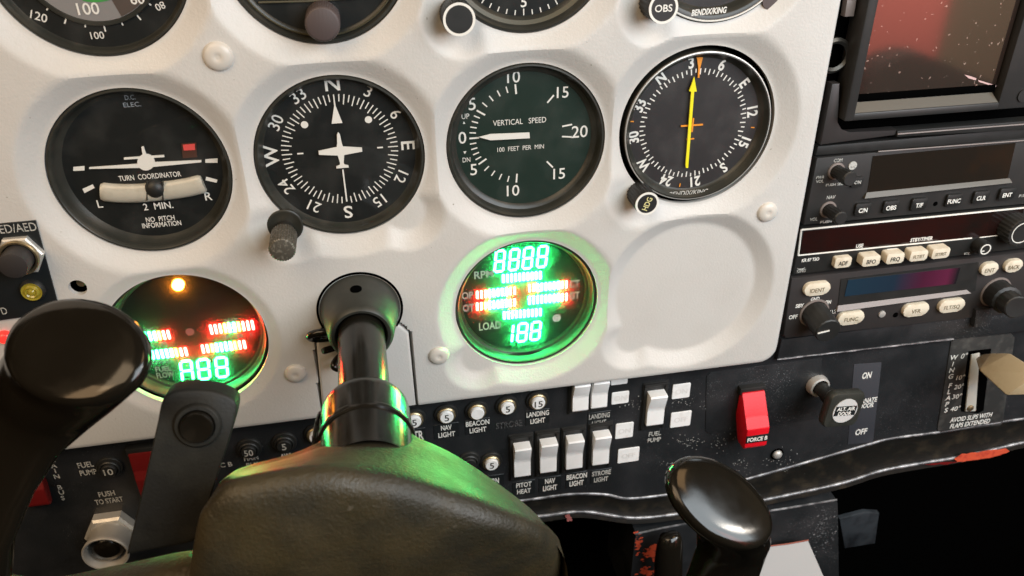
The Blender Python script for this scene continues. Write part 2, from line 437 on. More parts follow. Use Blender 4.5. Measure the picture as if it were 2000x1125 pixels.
# centre x, y, dish radius, slope width, lobe angle (deg) or None
DISHES = [(-90, 0, 40, 11, None), (0, 0, 40, 11, (-47, -132)), (90, 0, 40, 11, None), (178.5, 1.5, 41.6, 12, -132),
          (-90, 93, 40, 11, None), (0, 93, 40, 11, None), (90, 93, 40, 11, -135), (180, 93, 40, 11, -135),
          (*LD, 40, 7, None), (*RD, 40, 11, -133), (181.6, -93.5, 40.5, 11, -136)]
def lobes_of(d):
    if d[4] is None: return []
    return [(d[0]+41.5*math.cos(math.radians(a)), d[1]+41.5*math.sin(math.radians(a)), 9.2) for a in (d[4] if isinstance(d[4], tuple) else (d[4],))]
HOLES = [(d[0], d[1], d[2]-0.2) for d in DISHES[:10]]
PEGH = at(152, 562, TOP); SLOT = at(130, 845, TOP)
SMALL = [(*PEGH, 4.1), (*SLOT, 4.6)]
# outline of the separate access plate under the shaft
TONGUE = [at(*p, TOP) for p in ((632, 822), (618, 672), (648, 620), (758, 618), (798, 650), (812, 792))]
AXIS = at(703, 595, 0)                              # the yoke shaft's axis
def in_poly(x, y, poly):
    c = False; n = len(poly)
    for i in range(n):
        x1, y1 = poly[i]; x2, y2 = poly[(i+1) % n]
        if (y1 > y) != (y2 > y) and x < (x2-x1)*(y-y1)/(y2-y1)+x1: c = not c
    return c
def poly_dist(x, y, poly):
    best = 1e9; n = len(poly)
    for i in range(n):
        x1, y1 = poly[i]; x2, y2 = poly[(i+1) % n]
        dx, dy = x2-x1, y2-y1; t = max(0, min(1, ((x-x1)*dx+(y-y1)*dy)/(dx*dx+dy*dy)))
        best = min(best, math.hypot(x-x1-t*dx, y-y1-t*dy))
    return -best if in_poly(x, y, poly) else best
CR = 11.0                                           # corner radius
def edge_dist(x, y):
    dx, dy = max(x-(X1-CR), 0), max((Y0+CR)-y, 0)
    return max(math.hypot(dx, dy)-CR, -50)
def soft(t):
    """slope of a dish wall: 0 at the floor, 1 at the top, rounded shoulders"""
    if t <= 0: return 0.0
    if t >= 1: return 1.0
    a = 0.14
    if t < a: return t*t/(2*a)/(1-a)
    if t > 1-a: return 1-((1-t)**2)/(2*a)/(1-a)
    return (t-a/2)/(1-a)
def cover_height(x, y):
    h = TOP
    for d in DISHES:
        sd = math.hypot(x-d[0], y-d[1])-d[2]
        if sd > 24: continue
        for lx, ly, lr in lobes_of(d): 
            sl = math.hypot(x-lx, y-ly)-lr
            k = 3.0; hh = max(k-abs(sd-sl), 0)/k; sd = min(sd, sl)-hh*hh*k*0.25
        hd = TOP*soft(sd/d[3]) if d is not DISHES[8] else TOP-2.2*(1-soft(sd/d[3]))
        k = 0.9; q = max(k-abs(h-hd), 0)/k
        h = min(h, hd)-q*q*k*0.25*(1 if h < TOP else 0)
    e = edge_dist(x, y); r = 3.2
    if e > -r: h = h-(r-math.sqrt(max(r*r-(e+r)**2, 0)))*0.9
    return h
STEP = 1.2
panel = Thing('instrument_panel_cover', 'pale cream moulded plastic cover plate with dished round instrument openings', 'panel', (0, 0, 0))
bm = BM(); grid = {}
nx, ny = int((X1+2.4-XL)/STEP)+1, int((YT-Y0+2.4)/STEP)+1
for j in range(ny):
    for i in range(nx):
        x, y = XL+i*STEP, Y0-2.4+j*STEP
        hole = None
        for hx, hy, hr in HOLES+SMALL:
            if math.hypot(x-hx, y-hy) < hr: hole = (hx, hy, hr)
        tg = poly_dist(x, y, TONGUE)
        skip = False; z = None
        if hole:
            d = math.hypot(x-hole[0], y-hole[1])
            if d < hole[2]-STEP*1.5: skip = True
            else: x, y = hole[0]+(x-hole[0])*hole[2]/d, hole[1]+(y-hole[1])*hole[2]/d
        e = edge_dist(x, y)
        if e > 0:
            gx = max(x-(X1-CR), 0); gy = min(y-(Y0+CR), 0); L = math.hypot(gx, gy)
            if e > STEP*2.6: skip = True
            x, y = x-gx/L*e, y-gy/L*e; z = -5.0
        if skip: continue
        if z is None: z = cover_height(x, y)
        if tg < 1.0: z = -2.0
        grid[i, j] = bm.verts.new((x, y, z))
for (i, j), v in list(grid.items()):
    q = [grid.get(k) for k in ((i, j), (i+1, j), (i+1, j+1), (i, j+1))]
    if None in q: continue
    inside = False
    for hx, hy, hr in HOLES+SMALL:
        if all(math.hypot(a.co.x-hx, a.co.y-hy) < hr+0.01 for a in q): inside = True
    if not inside: bm.faces.new(q)
bmesh.ops.dissolve_degenerate(bm, dist=0.01, edges=list(bm.edges))
# rolled rims of the openings
rim = [e for e in bm.edges if e.is_boundary]
for hx, hy, hr in HOLES+SMALL:
    es = [e for e in rim if e.is_valid and all(abs(math.hypot(v.co.x-hx, v.co.y-hy)-hr) < 0.05 for v in e.verts)]
    r = bmesh.ops.extrude_edge_only(bm, edges=es)
    for g in r['geom']:
        if isinstance(g, bmesh.types.BMVert): g.co.z -= 3.0
panel.part('cover_plate', bm, 'cover', smooth=28)
for px, py, r in ((426, 110, 6.2), (1498, 414, 5.6), (577, 729, 5.6), (857, 694, 5.6)):
    x, y = at(px, py, TOP); bm = BM()
    add_lathe(bm, [(r*1.08, -0.1), (r*1.02, .25), (r, 0.7), (r*.95, 1.3), (r*.8, 1.95), (r*.5, 2.4), (r*.25, 2.5), (r*.2, 2.3), (r*.1, 2.3)], x, y, TOP-0.2, 40, cap1=True)
    panel.part('screw_cap', bm, 'cap')
bm = BM(); add_lathe(bm, [(2.2, -6), (2.2, 1.0), (1.6, 1.6)], PEGH[0]+0.6, PEGH[1]+0.5, 0, 24, cap1=True)
panel.part('locating_peg', bm, 'brass')

acc = Thing('access_plate', 'narrow pale plastic plate let into the panel cover under the yoke shaft', 'access plate', (*AXIS, 4))
bm = BM(); add_poly(bm, [(p[0], p[1]) for p in TONGUE], -1.5, TOP+0.3, 1.4, 3); acc.part('plate', bm, 'cover')

# ------------------------------------------------------------------ instruments
def polar(cx, cy, r, deg):
    a = math.radians(deg); return cx+r*math.sin(a), cy+r*math.cos(a)
def add_tick(bm, cx, cy, r0, r1, deg, w, z):
    a = math.radians(deg); u = Vector((math.sin(a), math.cos(a), 0)); n = Vector((u.y, -u.x, 0))
    c = Vector((cx, cy, z))
    vs = [bm.verts.new(p) for p in (c+u*r0-n*w/2, c+u*r0+n*w/2, c+u*r1+n*w/2, c+u*r1-n*w/2)]
    bm.faces.new(vs[::-1])
def add_flat(bm, pts, z):
    bm.faces.new([bm.verts.new((p[0], p[1], z)) for p in pts])
def px_poly(bm, pts, z0, z1=None, bev=0.0):
    q = [at(x, y, z1 if z1 is not None else z0) for x, y in pts]
    s = sum(q[i][0]*q[(i+1) % len(q)][1]-q[(i+1) % len(q)][0]*q[i][1] for i in range(len(q)))
    if s < 0: q = q[::-1]
    if z1 is None: add_flat(bm, q, z0)
    else: add_poly(bm, q, z0, z1, bev)
def instrument(name, label, cat, cx, cy, dial='dial', depth=6.0, dr=35.5, bezel=None, lift=0.0, bmat='bezel', glass=True):
    t = Thing(name, label, cat, (cx, cy, -depth))
    prof = bezel or [(39.5, -14), (39.5, -1.0), (39.0, -0.4), (38.0, -0.4), (37.4, -1.4), (36.6, -depth+1.0), (dr, -depth+0.6), (dr-0.6, -depth-0.2)]
    bm = BM(); add_lathe(bm, prof, cx, cy, lift, 96); t.part('bezel', bm, bmat)
    bm = BM(); add_disc(bm, cx, cy, -depth, dr+0.3, 72); t.part('dial', bm, dial)
    if glass:
        bm = BM(); add_sheet(bm, cx, cy, -1.5+lift, 37.2); t.part('glass', bm, 'glass', smooth=None)
    return t
def knob(t, px, py, z, r, base_z, m='black', ring=None, facem=None, knurl=24, kd=0.35, text=None, tm='white', th=None, name='knob', tw=None, neck=None, trot=0.0):
    x, y = at(px, py, z); bm = BM()
    prof = [(r*(neck or 1.0), base_z), (r*(neck or 1.0), base_z+(z-base_z)*0.35), (r, base_z+(z-base_z)*0.38), (r, z-0.9), (r-0.5, z-0.2), (r-1.0, z)]
    add_lathe(bm, prof, x, y, 0, knurl*4, knurl, kd, cap0=True, cap1=True)
    k = t.part(name, bm, m)
    if ring:
        bm = BM(); add_lathe(bm, [(r-0.2, z-0.35), (r-0.15, z+0.12), (r-1.0-0.25, z+0.12), (r-1.3, z-0.1)], x, y, 0, 64); t.part('ring', bm, ring, k)
    if facem:
        bm = BM(); add_disc(bm, x, y, z+0.06, r-1.25, 40, 0.1); t.part('cap', bm, facem, k)
    if text:
        bm = BM(); add_text(bm, text, x, y, z+0.22, th, 0.012, trot, width=tw); t.part('lettering', bm, tm, k, smooth=None)
    return k
def ear(t, px, py, r, z=0.3):
    x, y = at(px, py, z); bm = BM()
    add_lathe(bm, [(r, -2), (r, z+0.3), (r-0.5, z+.6), (r-1.2, z+.6), (r-1.8, z+.1)], x, y, 0, 40, cap1=True)
    return t.part('knob_mount', bm, 'bezel')

# -- turn coordinator
t = instrument('turn_coordinator', 'black turn coordinator dial with a white aeroplane symbol above a curved liquid tube', 'flight instrument', -90, 0, 'dial', 7.0, 35.0,
    bezel=[(39.5, -14), (39.5, -0.6), (39.0, 0.1), (38.4, 0.2), (37.8, -0.4), (37.2, -3.0), (36.2, -5.0), (35.2, -6.2), (34.4, -7.2)])
z = -6.8
for q in (((143, 326), (165, 324), (165, 333), (143, 334)), ((401, 311), (425, 309), (425, 318), (401, 318)), ((161, 369), (181, 360), (185, 367), (165, 377)), ((403, 345), (425, 351), (423, 357), (401, 352))):
    bm = BM(); px_poly(bm, q, z); t.part('index_mark', bm, 'white', smooth=None)
bm = BM()
px_poly(bm, ((174, 327), (272, 320), (300, 317), (393, 313), (393, 317), (300, 326), (272, 328), (174, 330)), -6.2, -5.6)
px_poly(bm, [(285+17*math.cos(a), 317+16*math.sin(a)) for a in [i*math.pi/12 for i in range(24)]], -6.2, -5.5)
px_poly(bm, ((242, 308), (320, 303), (321, 307), (242, 312)), -6.2, -5.6)
px_poly(bm, ((276, 287), (280, 286), (287, 306), (279, 306)), -6.2, -5.55)
t.part('aeroplane_symbol', bm, 'white')
bm = BM()
c3 = [at3(x, y, -6.3) for x, y in ((197, 374), (230, 377), (270, 377), (302, 374), (340, 370), (370, 365), (398, 358))]
c3 = catmull(c3, 5); n = len(c3)
add_tube(bm, [p+Vector((0, 0, 0.4)) for p in c3], [3.9]+[4.7]*(n-2)+[4.0], 20)
for v in bm.verts: v.co.z = -6.4+(v.co.z+6.4)*0.55
tube = t.part('liquid_tube', bm, 'inclin')
bm = BM(); b3 = at3(302, 371, -3.5); bmesh.ops.create_uvsphere(bm, u_segments=24, v_segments=16, radius=4.6)
for v in bm.verts: v.co = Vector((b3.x+v.co.x, b3.y+v.co.y, -5.3+v.co.z*0.76))
t.part('ball', bm, 'black', tube)
bm = BM()
for px in (287, 318): px_poly(bm, ((px-1.2, 354), (px+1.2, 354), (px+1.2, 392), (px-1.2, 392)), -4.4, -3.5)
t.part('centre_line', bm, 'ink', tube)
bm = BM(); px_poly(bm, ((354, 281), (383, 279), (385, 307), (357, 309)), z-0.1, z+0.5); fb = t.part('warning_window', bm, 'flagbox')
bm = BM(); px_poly(bm, ((357, 283), (380, 281), (381, 293), (359, 294)), z+0.5, z+0.8); t.part('flag', bm, 'flag', fb)
t.text('lettering', 'white', [('TURN  COORDINATOR', 293, 344, z, 10, .008, 122), ('L', 195, 398, z, 15, .008), ('R', 407, 383, z, 16, .008), ('2  MIN.', 309, 402, z, 13, .01, 58),
    ('NO  PITCH', 313, 427, z, 9.5, .01, 56), ('INFORMATION', 316, 438, z, 9.5, .01, 76)])
t.text('faded_lettering', 'faint', [('D.C.', 254, 190, z, 9, 0, 21), ('ELEC.', 258, 204, z, 9, 0, 34)])

# -- directional gyro
t = instrument('heading_indicator', 'black compass card heading indicator with white aeroplane and worn knob at lower left', 'flight instrument', 0, 0, 'dial', 5.5, 36.0,
    bezel=[(39.5, -14), (39.5, -0.6), (39.0, 0.2), (38.2, 0.3), (37.6, -0.6), (37.0, -3.6), (36.0, -5.0), (35.4, -5.8)])
z = -5.3; cx, cy = at(665, 294, z)
bm = BM()
for k in range(72):
    if k in (0, 36): continue
    add_tick(bm, cx, cy, 22.6 if k % 2 == 0 else 23.9, 27.4, k*5, 0.52, z)
for a in (-90, 90): add_tick(bm, cx, cy, 17.4, 20.2, a, 0.7, z)
for a in (-47, 46): add_disc(bm, *polar(cx, cy, 20.4, a), z+0.08, 1.7, 24, 0.06)
t.part('tick_marks', bm, 'white', smooth=None)
bm = BM()
for k, s in enumerate(('N', '3', '6', 'E', '12', '15', 'S', '21', '24', 'W', '30', '33')):
    big = s in 'NESW'
    add_text(bm, s, *polar(cx, cy, 32.2 if big else 31.9, k*30), z+0.1, 6.2 if big else 5.3, 0.014 if big else 0.004, -math.radians(k*30), 1.12 if big else 1.0)
t.part('lettering', bm, 'white', smooth=None)
bm = BM()
add_poly(bm, [(cx-.25, cy+27.3), (cx-.32, cy+22), (cx-2.5, cy+13.6), (cx+2.5, cy+13.6), (cx+.32, cy+22), (cx+.25, cy+27.3)][::1], z, z+0.5)
add_poly(bm, [(cx-.35, cy-9.6), (cx-.35, cy-26.4), (cx+.35, cy-26.4), (cx+.35, cy-9.6)], z, z+0.4)
t.part('lubber_line', bm, 'white')
half = [(0, 9.6), (.7, 8.6), (1.1, 4), (1.4, 2.4), (10.2, 1.2), (10.2, -.9), (1.4, -1.7), (.9, -5.5), (.9, -6.6), (2.9, -7.2), (2.9, -8.4), (0, -8.3)]
bm = BM(); add_poly(bm, ([(cx+x, cy+y) for x, y in half]+[(cx-x, cy+y) for x, y in half[::-1][1:-1]])[::-1], -4.2, -3.7, 0.12, 1)
t.part('aeroplane_symbol', bm, 'white')
ear(t, 557, 441, 8.6)
knob(t, 551, 489, 25, 6.2, 9, 'dirtyknob', knurl=30, kd=0.3, neck=1.0)
x, y = at(551, 489, 25); bm = BM(); add_lathe(bm, [(3.9, -2), (3.9, 9.3)], x, y, 0, 24); t.part('knob_shaft', bm, 'darksteel')

# -- vertical speed
t = instrument('vertical_speed_indicator', 'dark vertical speed dial with green glow tint, one horizontal white pointer at zero', 'flight instrument', 90, 0, 'dial2', 6.0, 34.6,
    bezel=[(39.5, -14), (39.5, -0.6), (39.0, 0.1), (38.3, 0.2), (37.8, -0.5), (37.2, -2.8), (36.6, -4.2), (34.9, -5.0), (34.0, -6.2)])
z = -5.8; cx, cy = at(1016, 263, z)
bm = BM()
A = {0: -90, 5: -57, 10: -5}
for sgn in (1, -1):
    for v in range(0, 11):
        a = -90+33*v/5 if v <= 5 else -57+52*(v-5)/5
        if sgn < 0: a = 180-a
        L = v % 5 == 0
        if v == 0 and sgn < 0: continue
        add_tick(bm, cx, cy, 20.6 if L else 22.2, 25.4, a, 0.85 if L else 0.62, z)
    add_tick(bm, cx, cy, 20.4, 25.2, 42 if sgn > 0 else 138, 0.8, z)
    add_tick(bm, cx, cy, 21.5, 26.6, 83 if sgn > 0 else 97, 0.8, z)
t.part('tick_marks', bm, 'white', smooth=None)
bm = BM()
for s, px, py, h in (('10', 1003, 150, 20), ('15', 1099, 180, 19), ('20', 1132, 257, 20), ('15', 1092, 339, 18), ('10', 1002, 372, 18), ('5', 925, 331, 19), ('0', 903, 269, 20), ('5', 922, 203, 21)):
    text_px(bm, s, px, py, z, h*1.12, 0.006)
for it in (('UP', 909, 227, z, 10, 0, 15), ('DN', 911, 312, z, 9, 0, 15), ('VERTICAL   SPEED', 1015, 237, z, 10.5, 0, 104), ('100  FEET  PER  MIN', 1017, 289, z, 8.5, 0, 91)): text_px(bm, *it)
px_poly(bm, ((904, 242), (906, 237), (909, 242)), z); px_poly(bm, ((905, 296), (911, 295), (908, 301)), z)
t.part('lettering', bm, 'white', smooth=None)
bm = BM(); px_poly(bm, ((935, 268), (958, 262), (1034, 259), (1035, 270), (958, 274)), z+0.9, z+1.4); t.part('needle', bm, 'white')

# -- navigation heading indicator
HX, HY = 178.5, 1.5
t = instrument('course_deviation_indicator', 'brown-black compass dial turned so a yellow needle points between 3 and 6', 'flight instrument', HX, HY, 'dial3', 4.0, 35.0,
    bezel=[(38.6, -14), (38.6, 0.6), (38.2, 1.3), (37.6, 1.4), (37.2, 0.6), (36.0, -2.6), (35.0, -3.6), (34.2, -4.2)])
z = -3.8; cx, cy = at(1354, 243, z)
bm = BM()
for k in range(72):
    add_tick(bm, cx, cy, 25.6 if k % 2 == 0 else 26.6, 28.6, k*5-38, 0.62, z)
t.part('tick_marks', bm, 'white', smooth=None)
bm = BM()
for k, s in enumerate(('N', '3', '6', 'E', '12', '15', 'S', '21', '24', 'W', '30', '33')):
    add_text(bm, s, *polar(cx, cy, 31.9, k*30-38), z+0.1, 5.3, 0.03, -math.radians(k*30-38), 0.86)
t.part('lettering', bm, 'white', smooth=None)
bm = BM(); add_text(bm, 'BENDIX/KING', *polar(cx, cy, 36.4, 180), -0.6, 2.5, 0.02, 0, 0.95, shear=.15)
t.part('maker_lettering', bm, 'dimwhite', smooth=None)
bm = BM(); px_poly(bm, ((1340, 328), (1339, 322), (1350, 179), (1346, 178), (1356, 150), (1361, 179), (1356, 179), (1344, 328)), -2.8, -2.2); t.part('needle', bm, 'yellow')
bm = BM(); px_poly(bm, ((1361, 112), (1373, 112), (1368, 132), (1366, 152), (1363, 152), (1364, 132)), -3.6, -3.0)
px_poly(bm, ((1330, 245), (1373, 242), (1373, 245), (1330, 248)), -3.6, -3.1); px_poly(bm, ((1353, 231), (1356, 231), (1353, 258), (1350, 258)), -3.6, -3.05)
px_poly(bm, ((1341, 271), (1356, 270), (1356, 272), (1341, 274)), -3.6, -3.1)
for d in (97, 187, -83): add_tick(bm, cx, cy, 32.2, 34.2, d, 0.6, z+0.2)
t.part('orange_index', bm, 'orange')
bm = BM(); add_lathe(bm, [(38.75, 0.2), (38.75, 1.35), (38.2, 1.5)], HX, HY, 0, 96); t.part('trim_ring', bm, 'steel')
bm = BM(); add_lathe(bm, [(40.2, -9), (38.4, -9)], HX, HY, 0, 72); t.part('gap_shade_ring', bm, 'void')  # black ring paints the shade in the gap around the bezel
knob(t, 1264, 398, 14, 6.4, -3, 'black', ring='white', facem='black', text='HDG', tm='hdg', th=2.9, knurl=22, tw=7.2, trot=math.radians(68))

# -- airspeed
t = instrument('airspeed_indicator', 'airspeed dial cut by the upper edge, grey scale disc and white 100 and 120', 'flight instrument', -90, 93, 'dial', 4.0, 37.0,
    bezel=[(39.5, -14), (39.5, -0.4), (39.0, 0.2), (38.4, 0.2), (37.6, -1.4), (37.0, -3.6), (36.4, -4.2)])
z = -3.8; cx, cy = -90.5, 93
bm = BM(); add_disc(bm, cx, cy, z+.5, 25.8, 72, 0.5); sd = t.part('scale_disc', bm, 'asgrey')
bm = BM(); add_poly(bm, [(cx, cy)]+[polar(cx, cy, 25.6, 162-4*i) for i in range(0, 20)], z+0.5, z+0.62); t.part('brown_sector', bm, 'asbrown', sd)
bm = BM(); add_lathe(bm, [(28.0, z), (27.6, z+.9), (26.2, z+.9), (25.8, z+.2)], cx, cy, 0, 96); t.part('scale_ring', bm, 'bezel')
bm = BM()
for i in range(24): add_tick(bm, cx, cy, 27.8, 29.0 if i % 2 else 30.2, 180-60+i*15, 0.55, z+1.0 if False else z+0.05)
t.part('tick_marks', bm, 'white', smooth=None)
bm = BM()
text_px(bm, '100', 172, 17, z+.7, 23, 0.012); text_px(bm, '60', 268, -2, z+.7, 20, 0.012)
text_px(bm, '100', 190, 69, z, 14, 0.0); text_px(bm, '120', 76, 32, z, 17, 0.004, rot=math.radians(-22)); text_px(bm, '80', 313, 12, z, 14, 0.0, rot=math.radians(200))
t.part('lettering', bm, 'white', smooth=None)
bm = BM()
for i in range(8):
    p0, p1 = polar(cx, cy, 16.2, 150+i*6), polar(cx, cy, 18.2, 150+i*6); q0, q1 = polar(cx, cy, 16.2, 156+i*6), polar(cx, cy, 18.2, 156+i*6)
    add_flat(bm, (p0, q0, q1, p1), z+0.66)
t.part('green_arc', bm, 'green', smooth=None)

# -- attitude
t = instrument('attitude_indicator', 'black attitude indicator cut by the upper edge with a round brown knob at its foot', 'flight instrument', 0, 93, 'dial', 5.0, 35.6)
bm = BM(); add_lathe(bm, [(36.8, -2.0), (36.6, -1.2), (36.2, -1.0), (35.9, -1.6)], 0, 93, 0, 96); t.part('inner_ring', bm, 'olive')
bm = BM(); a, b = at(505, 5, -4), at(700, 1, -4); add_tube(bm, [(a[0], a[1], -4.2), ((a[0]+b[0])/2, a[1]-.4, -4.0), (b[0], a[1], -4.2)], 0.5, 8); t.part('horizon_edge', bm, 'olive')
bm = BM(); add_poly(bm, rounded(-24, 24, a[1]+1, 118, 6), -4.9, -4.0, .5); t.part('horizon_drum', bm, 'dial3')
knob(t, 630, 48, 11, 7.4, -3, 'brownknob', knurl=48, kd=0.15)

# -- altimeter
t = instrument('altimeter', 'altimeter cut by the upper edge beside a black knob ringed in white', 'flight instrument', 90, 93, 'dial', 6.5, 33.6,
    bezel=[(39.5, -14), (39.5, -0.6), (39.0, 0.1), (38.3, 0.2), (37.8, -0.5), (37.0, -2.4), (36.4, -3.6), (34.6, -4.6), (33.2, -6.7)])
bm = BM(); add_lathe(bm, [(36.6, -3.2), (34.8, -4.2)], 90, 93, 0, 96); t.part('inner_ring', bm, 'olive')
bm = BM(); cx, cy = at(1016, -20, -6.3); cx, cy = 90, 93
for k in range(50): add_tick(bm, cx, cy, 30.0 if k % 5 == 0 else 30.8, 33.0, k*7.2, 0.5, -6.3)
t.part('tick_marks', bm, 'white', smooth=None)
bm = BM()
for k in range(10): add_text(bm, str(k), *polar(cx, cy, 27, k*36), -6.25, 4.6, 0.01)
t.part('lettering', bm, 'white', smooth=None)
knob(t, 897, 38, 14, 7.2, -3, 'black', ring='white', facem='black', knurl=40, kd=0.2)

# -- upper course indicator
t = instrument('omni_bearing_indicator', 'black course indicator cut by the upper edge with white rim arc and OBS knob', 'flight instrument', 180, 93, 'dial3', 4.5, 33.5,
    bezel=[(39.5, -14), (39.5, 0.0), (39.0, 0.8), (36.6, 0.9), (35.6, 0.2), (34.4, -3.2), (33.2, -4.6)])
bm = BM(); add_lathe(bm, [(39.2, 0.5), (38.9, 1.15), (38.3, 1.2), (38.2, 0.8)], 180, 93, 0, 96); t.part('trim_ring', bm, 'white')
bm = BM(); q = at(1385, 22, .9); add_text(bm, 'BENDIX/KING', q[0], q[1], 1.02, 2.6, 0.03, math.radians(2), width=17.2, shear=.15); t.part('maker_lettering', bm, 'white', smooth=None)
bm = BM(); add_disc(bm, *at(1505, 1, 0.9), 1.6, 4.2, 32, 2); t.part('screw', bm, 'brownknob')
knob(t, 1296, 16, 14, 7.0, -3, 'black', ring='white', facem='dial3', text='OBS', th=3.0, knurl=22, tw=8.2)

# -- engine displays
SEG7 = {'8': 'abcdefg', '1': 'bc', 'A': 'abcefg'}
def seg7(ch, x, y, w, h, z, bm):
    th = 0.17*w+0.34; s = 0.10
    def P(u, v): return (x+u*w/2+v*h/2*s, y+v*h/2)
    pts = dict(a=((-1, 1), (1, 1)), g=((-1, 0), (1, 0)), d=((-1, -1), (1, -1)), f=((-1, 1), (-1, 0)), b=((1, 1), (1, 0)), e=((-1, 0), (-1, -1)), c=((1, 0), (1, -1)))
    for k in SEG7[ch]:
        p, q = Vector(P(*pts[k][0])), Vector(P(*pts[k][1]))
        u = (q-p).normalized(); n = Vector((-u.y, u.x)); p = p+u*th*.30; q = q-u*th*.30
        poly = [p, p+u*th*.4-n*th/2, q-u*th*.4-n*th/2, q, q-u*th*.4+n*th/2, p+u*th*.4+n*th/2]
        add_poly(bm, [tuple(v) for v in poly], z, z+0.35)
def bar(t, px0, py0, px1, py1, hpx, z, cols, g='led_green'):
    """a bar of ten upright oval segments, one colour letter each; each colour run is a mesh of its own"""
    n = len(cols); by = {}
    for i, c in enumerate(cols):
        f = (i+.5)/n; px, py = px0+(px1-px0)*f, py0+(py1-py0)*f
        x, y = at(px, py, z); kx, ky = mms(px, py, z)
        w, h = (px1-px0)/n*0.66/kx, hpx/ky
        b = by.setdefault(c, BM())
        r = w*0.48
        add_poly(b, rounded(x-w/2, x+w/2, y-h/2, y+h/2, r, 4), z, z+0.35)
    for c, b in by.items():
        t.part('bar_segments', b, {'g': g, 'r': 'led_red', 'y': 'led_yellow'}[c])
def display(name, label, cx, cy):
    t = Thing(name, label, 'engine display', (cx, cy, -8), 'lit engine displays')
    bm = BM(); add_lathe(bm, [(39.5, -14), (39.5, -1.6), (39.0, -1.1), (38.2, -1.2), (37.6, -2.2), (36.6, -6.6), (35.4, -7.2), (34.8, -9.4)], cx, cy, 0, 96); t.part('bezel', bm, 'bezel')
    bm = BM(); add_disc(bm, cx, cy, -9.2, 35.4, 72); t.part('face', bm, 'dial')
    bm = BM(); add_sheet(bm, cx, cy, -6.0, 35.2); t.part('display_cover', bm, 'smoke', smooth=None)
    return t
def digits(t, s, pxs, z, wpx, hpx, m='led_green'):
    bm = BM()
    for ch, (px, py) in zip(s, pxs):
        x, y = at(px, py, z); kx, ky = mms(px, py, z); w, h = wpx/kx, hpx/ky
        if ch == '1': x -= w*0.5
        seg7(ch, x, y, w, h, z, bm)
    t.part('digits', bm, m)
t = display('engine_display', 'round engine display glowing green with 8888 above and 188 below', *RD)
z = -8.8
digits(t, '8888', ((976, 510), (1004, 507), (1031, 504), (1059, 501)), z, 17, 40)
digits(t, '188', ((1001, 651), (1020, 649), (1046, 646)), z, 17, 34)
bar(t, 979, 544, 1059, 537, 16, z, 'gggggggggg'); bar(t, 981, 616, 1059, 609, 15, z, 'gggggggggg')
bar(t, 928, 576, 1009, 567, 16, z, 'rrrgggggrr'); bar(t, 928, 599, 1009, 590, 16, z, 'rrygggggrr')
bar(t, 1030, 563, 1110, 555, 16, z, 'rrggggggrr'); bar(t, 1030, 587, 1110, 579, 16, z, 'ggggggggrr')
for it in [('RPM', 945, 536, -6, 14, .02, 38), ('OP', 913, 577, -6, 13, .02, 22), ('OT', 915, 601, -6, 13, .02, 22), ('CT', 1122, 554, -6, 13, .02, 20), ('GT', 1122, 577, -6, 13, .02, 20), ('LOAD', 957, 636, -6, 14, .02, 43)]: t.text('legend', 'display_print', [it])
bm = BM(); add_disc(bm, *at(1087, 621, -6), -5.8, 2.5, 24, .1); t.part('sensor_dot', bm, 'dimwhite')
t = display('engine_display', 'round engine display glowing red with one amber lamp and A88 fuel flow digits', *LD)
digits(t, 'A88', ((365, 724), (398, 721), (433, 717)), z, 21, 38, 'led_green_dim')
bar(t, 243, 660, 334, 653, 19, z, 'gggggggyrr', 'led_green_dim'); bar(t, 408, 644, 498, 634, 20, z, 'rrryggyrrr', 'led_green_dim')
bar(t, 275, 695, 368, 686, 18, z, 'gggggggyrr', 'led_green_dim'); bar(t, 392, 682, 482, 672, 18, z, 'rryggggyrr', 'led_green_dim')
bm = BM(); x, y = at(347, 559, -6.5); add_lathe(bm, [(2.9, -2.4), (2.9, 0), (2.4, .9), (1.2, 1.5), (.3, 1.6)], x, y, -6.8, 28, cap1=True); t.part('warning_lamp', bm, 'led_amber')
bm = BM(); add_disc(bm, *at(371, 648, -6), -5.8, 2.2, 24, .1); t.part('sensor_dot', bm, mat('dull_pink_lens', (.35, .12, .10), .4))
t.text('lettering', 'display_print', [('FUEL', 319, 720, -5.6, 10, .012, 31), ('FLOW', 323, 732, -5.6, 10, .012, 34)])
t.text('faded_lettering', 'faint', [('VOLT', 438, 692, -6, 8, 0, 26), ('°C   75', 306, 673, -6, 8, 0, 42), ('RAD', 290, 645, -6, 8, 0, 20), ('AMPERES', 312, 706, -6, 8, 0, 46), ('MAP', 452, 626, -6, 8, 0, 24), ('30   35   5', 464, 656, -6, 7, 0, 60)])

# ------------------------------------------------------------------ lower panel
LZ = -6.0
def lower_pt(p, z=LZ): return at(p[0], p[1], z)
LINE1 = [(-200, 1230), (200, 1150), (640, 1040), (900, 992), (1020, 978), (1110, 966), (1180, 966), (1230, 974), (1320, 964), (1400, 951), (1480, 930), (1600, 896), (1690, 870), (1740, 857), (1830, 845), (1900, 833), (2000, 818), (2150, 798)]
LINE2 = [(-200, 1270), (200, 1190), (640, 1080), (900, 1030), (1060, 1008), (1140, 1000), (1240, 1012), (1345, 1001), (1420, 990), (1500, 975), (1640, 945), (1720, 920), (1800, 905), (1890, 890), (2000, 864), (2150, 836)]
L1 = catmull([at3(x, y, LZ) for x, y in LINE1], 8)
L2 = catmull([at3(x, y, LZ) for x, y in LINE2], 8)
low = Thing('lower_switch_panel', 'glossy black worn metal panel below the pale cover, carrying switches and breakers', 'panel', (100, -200, LZ))
bm = BM()
prev = None
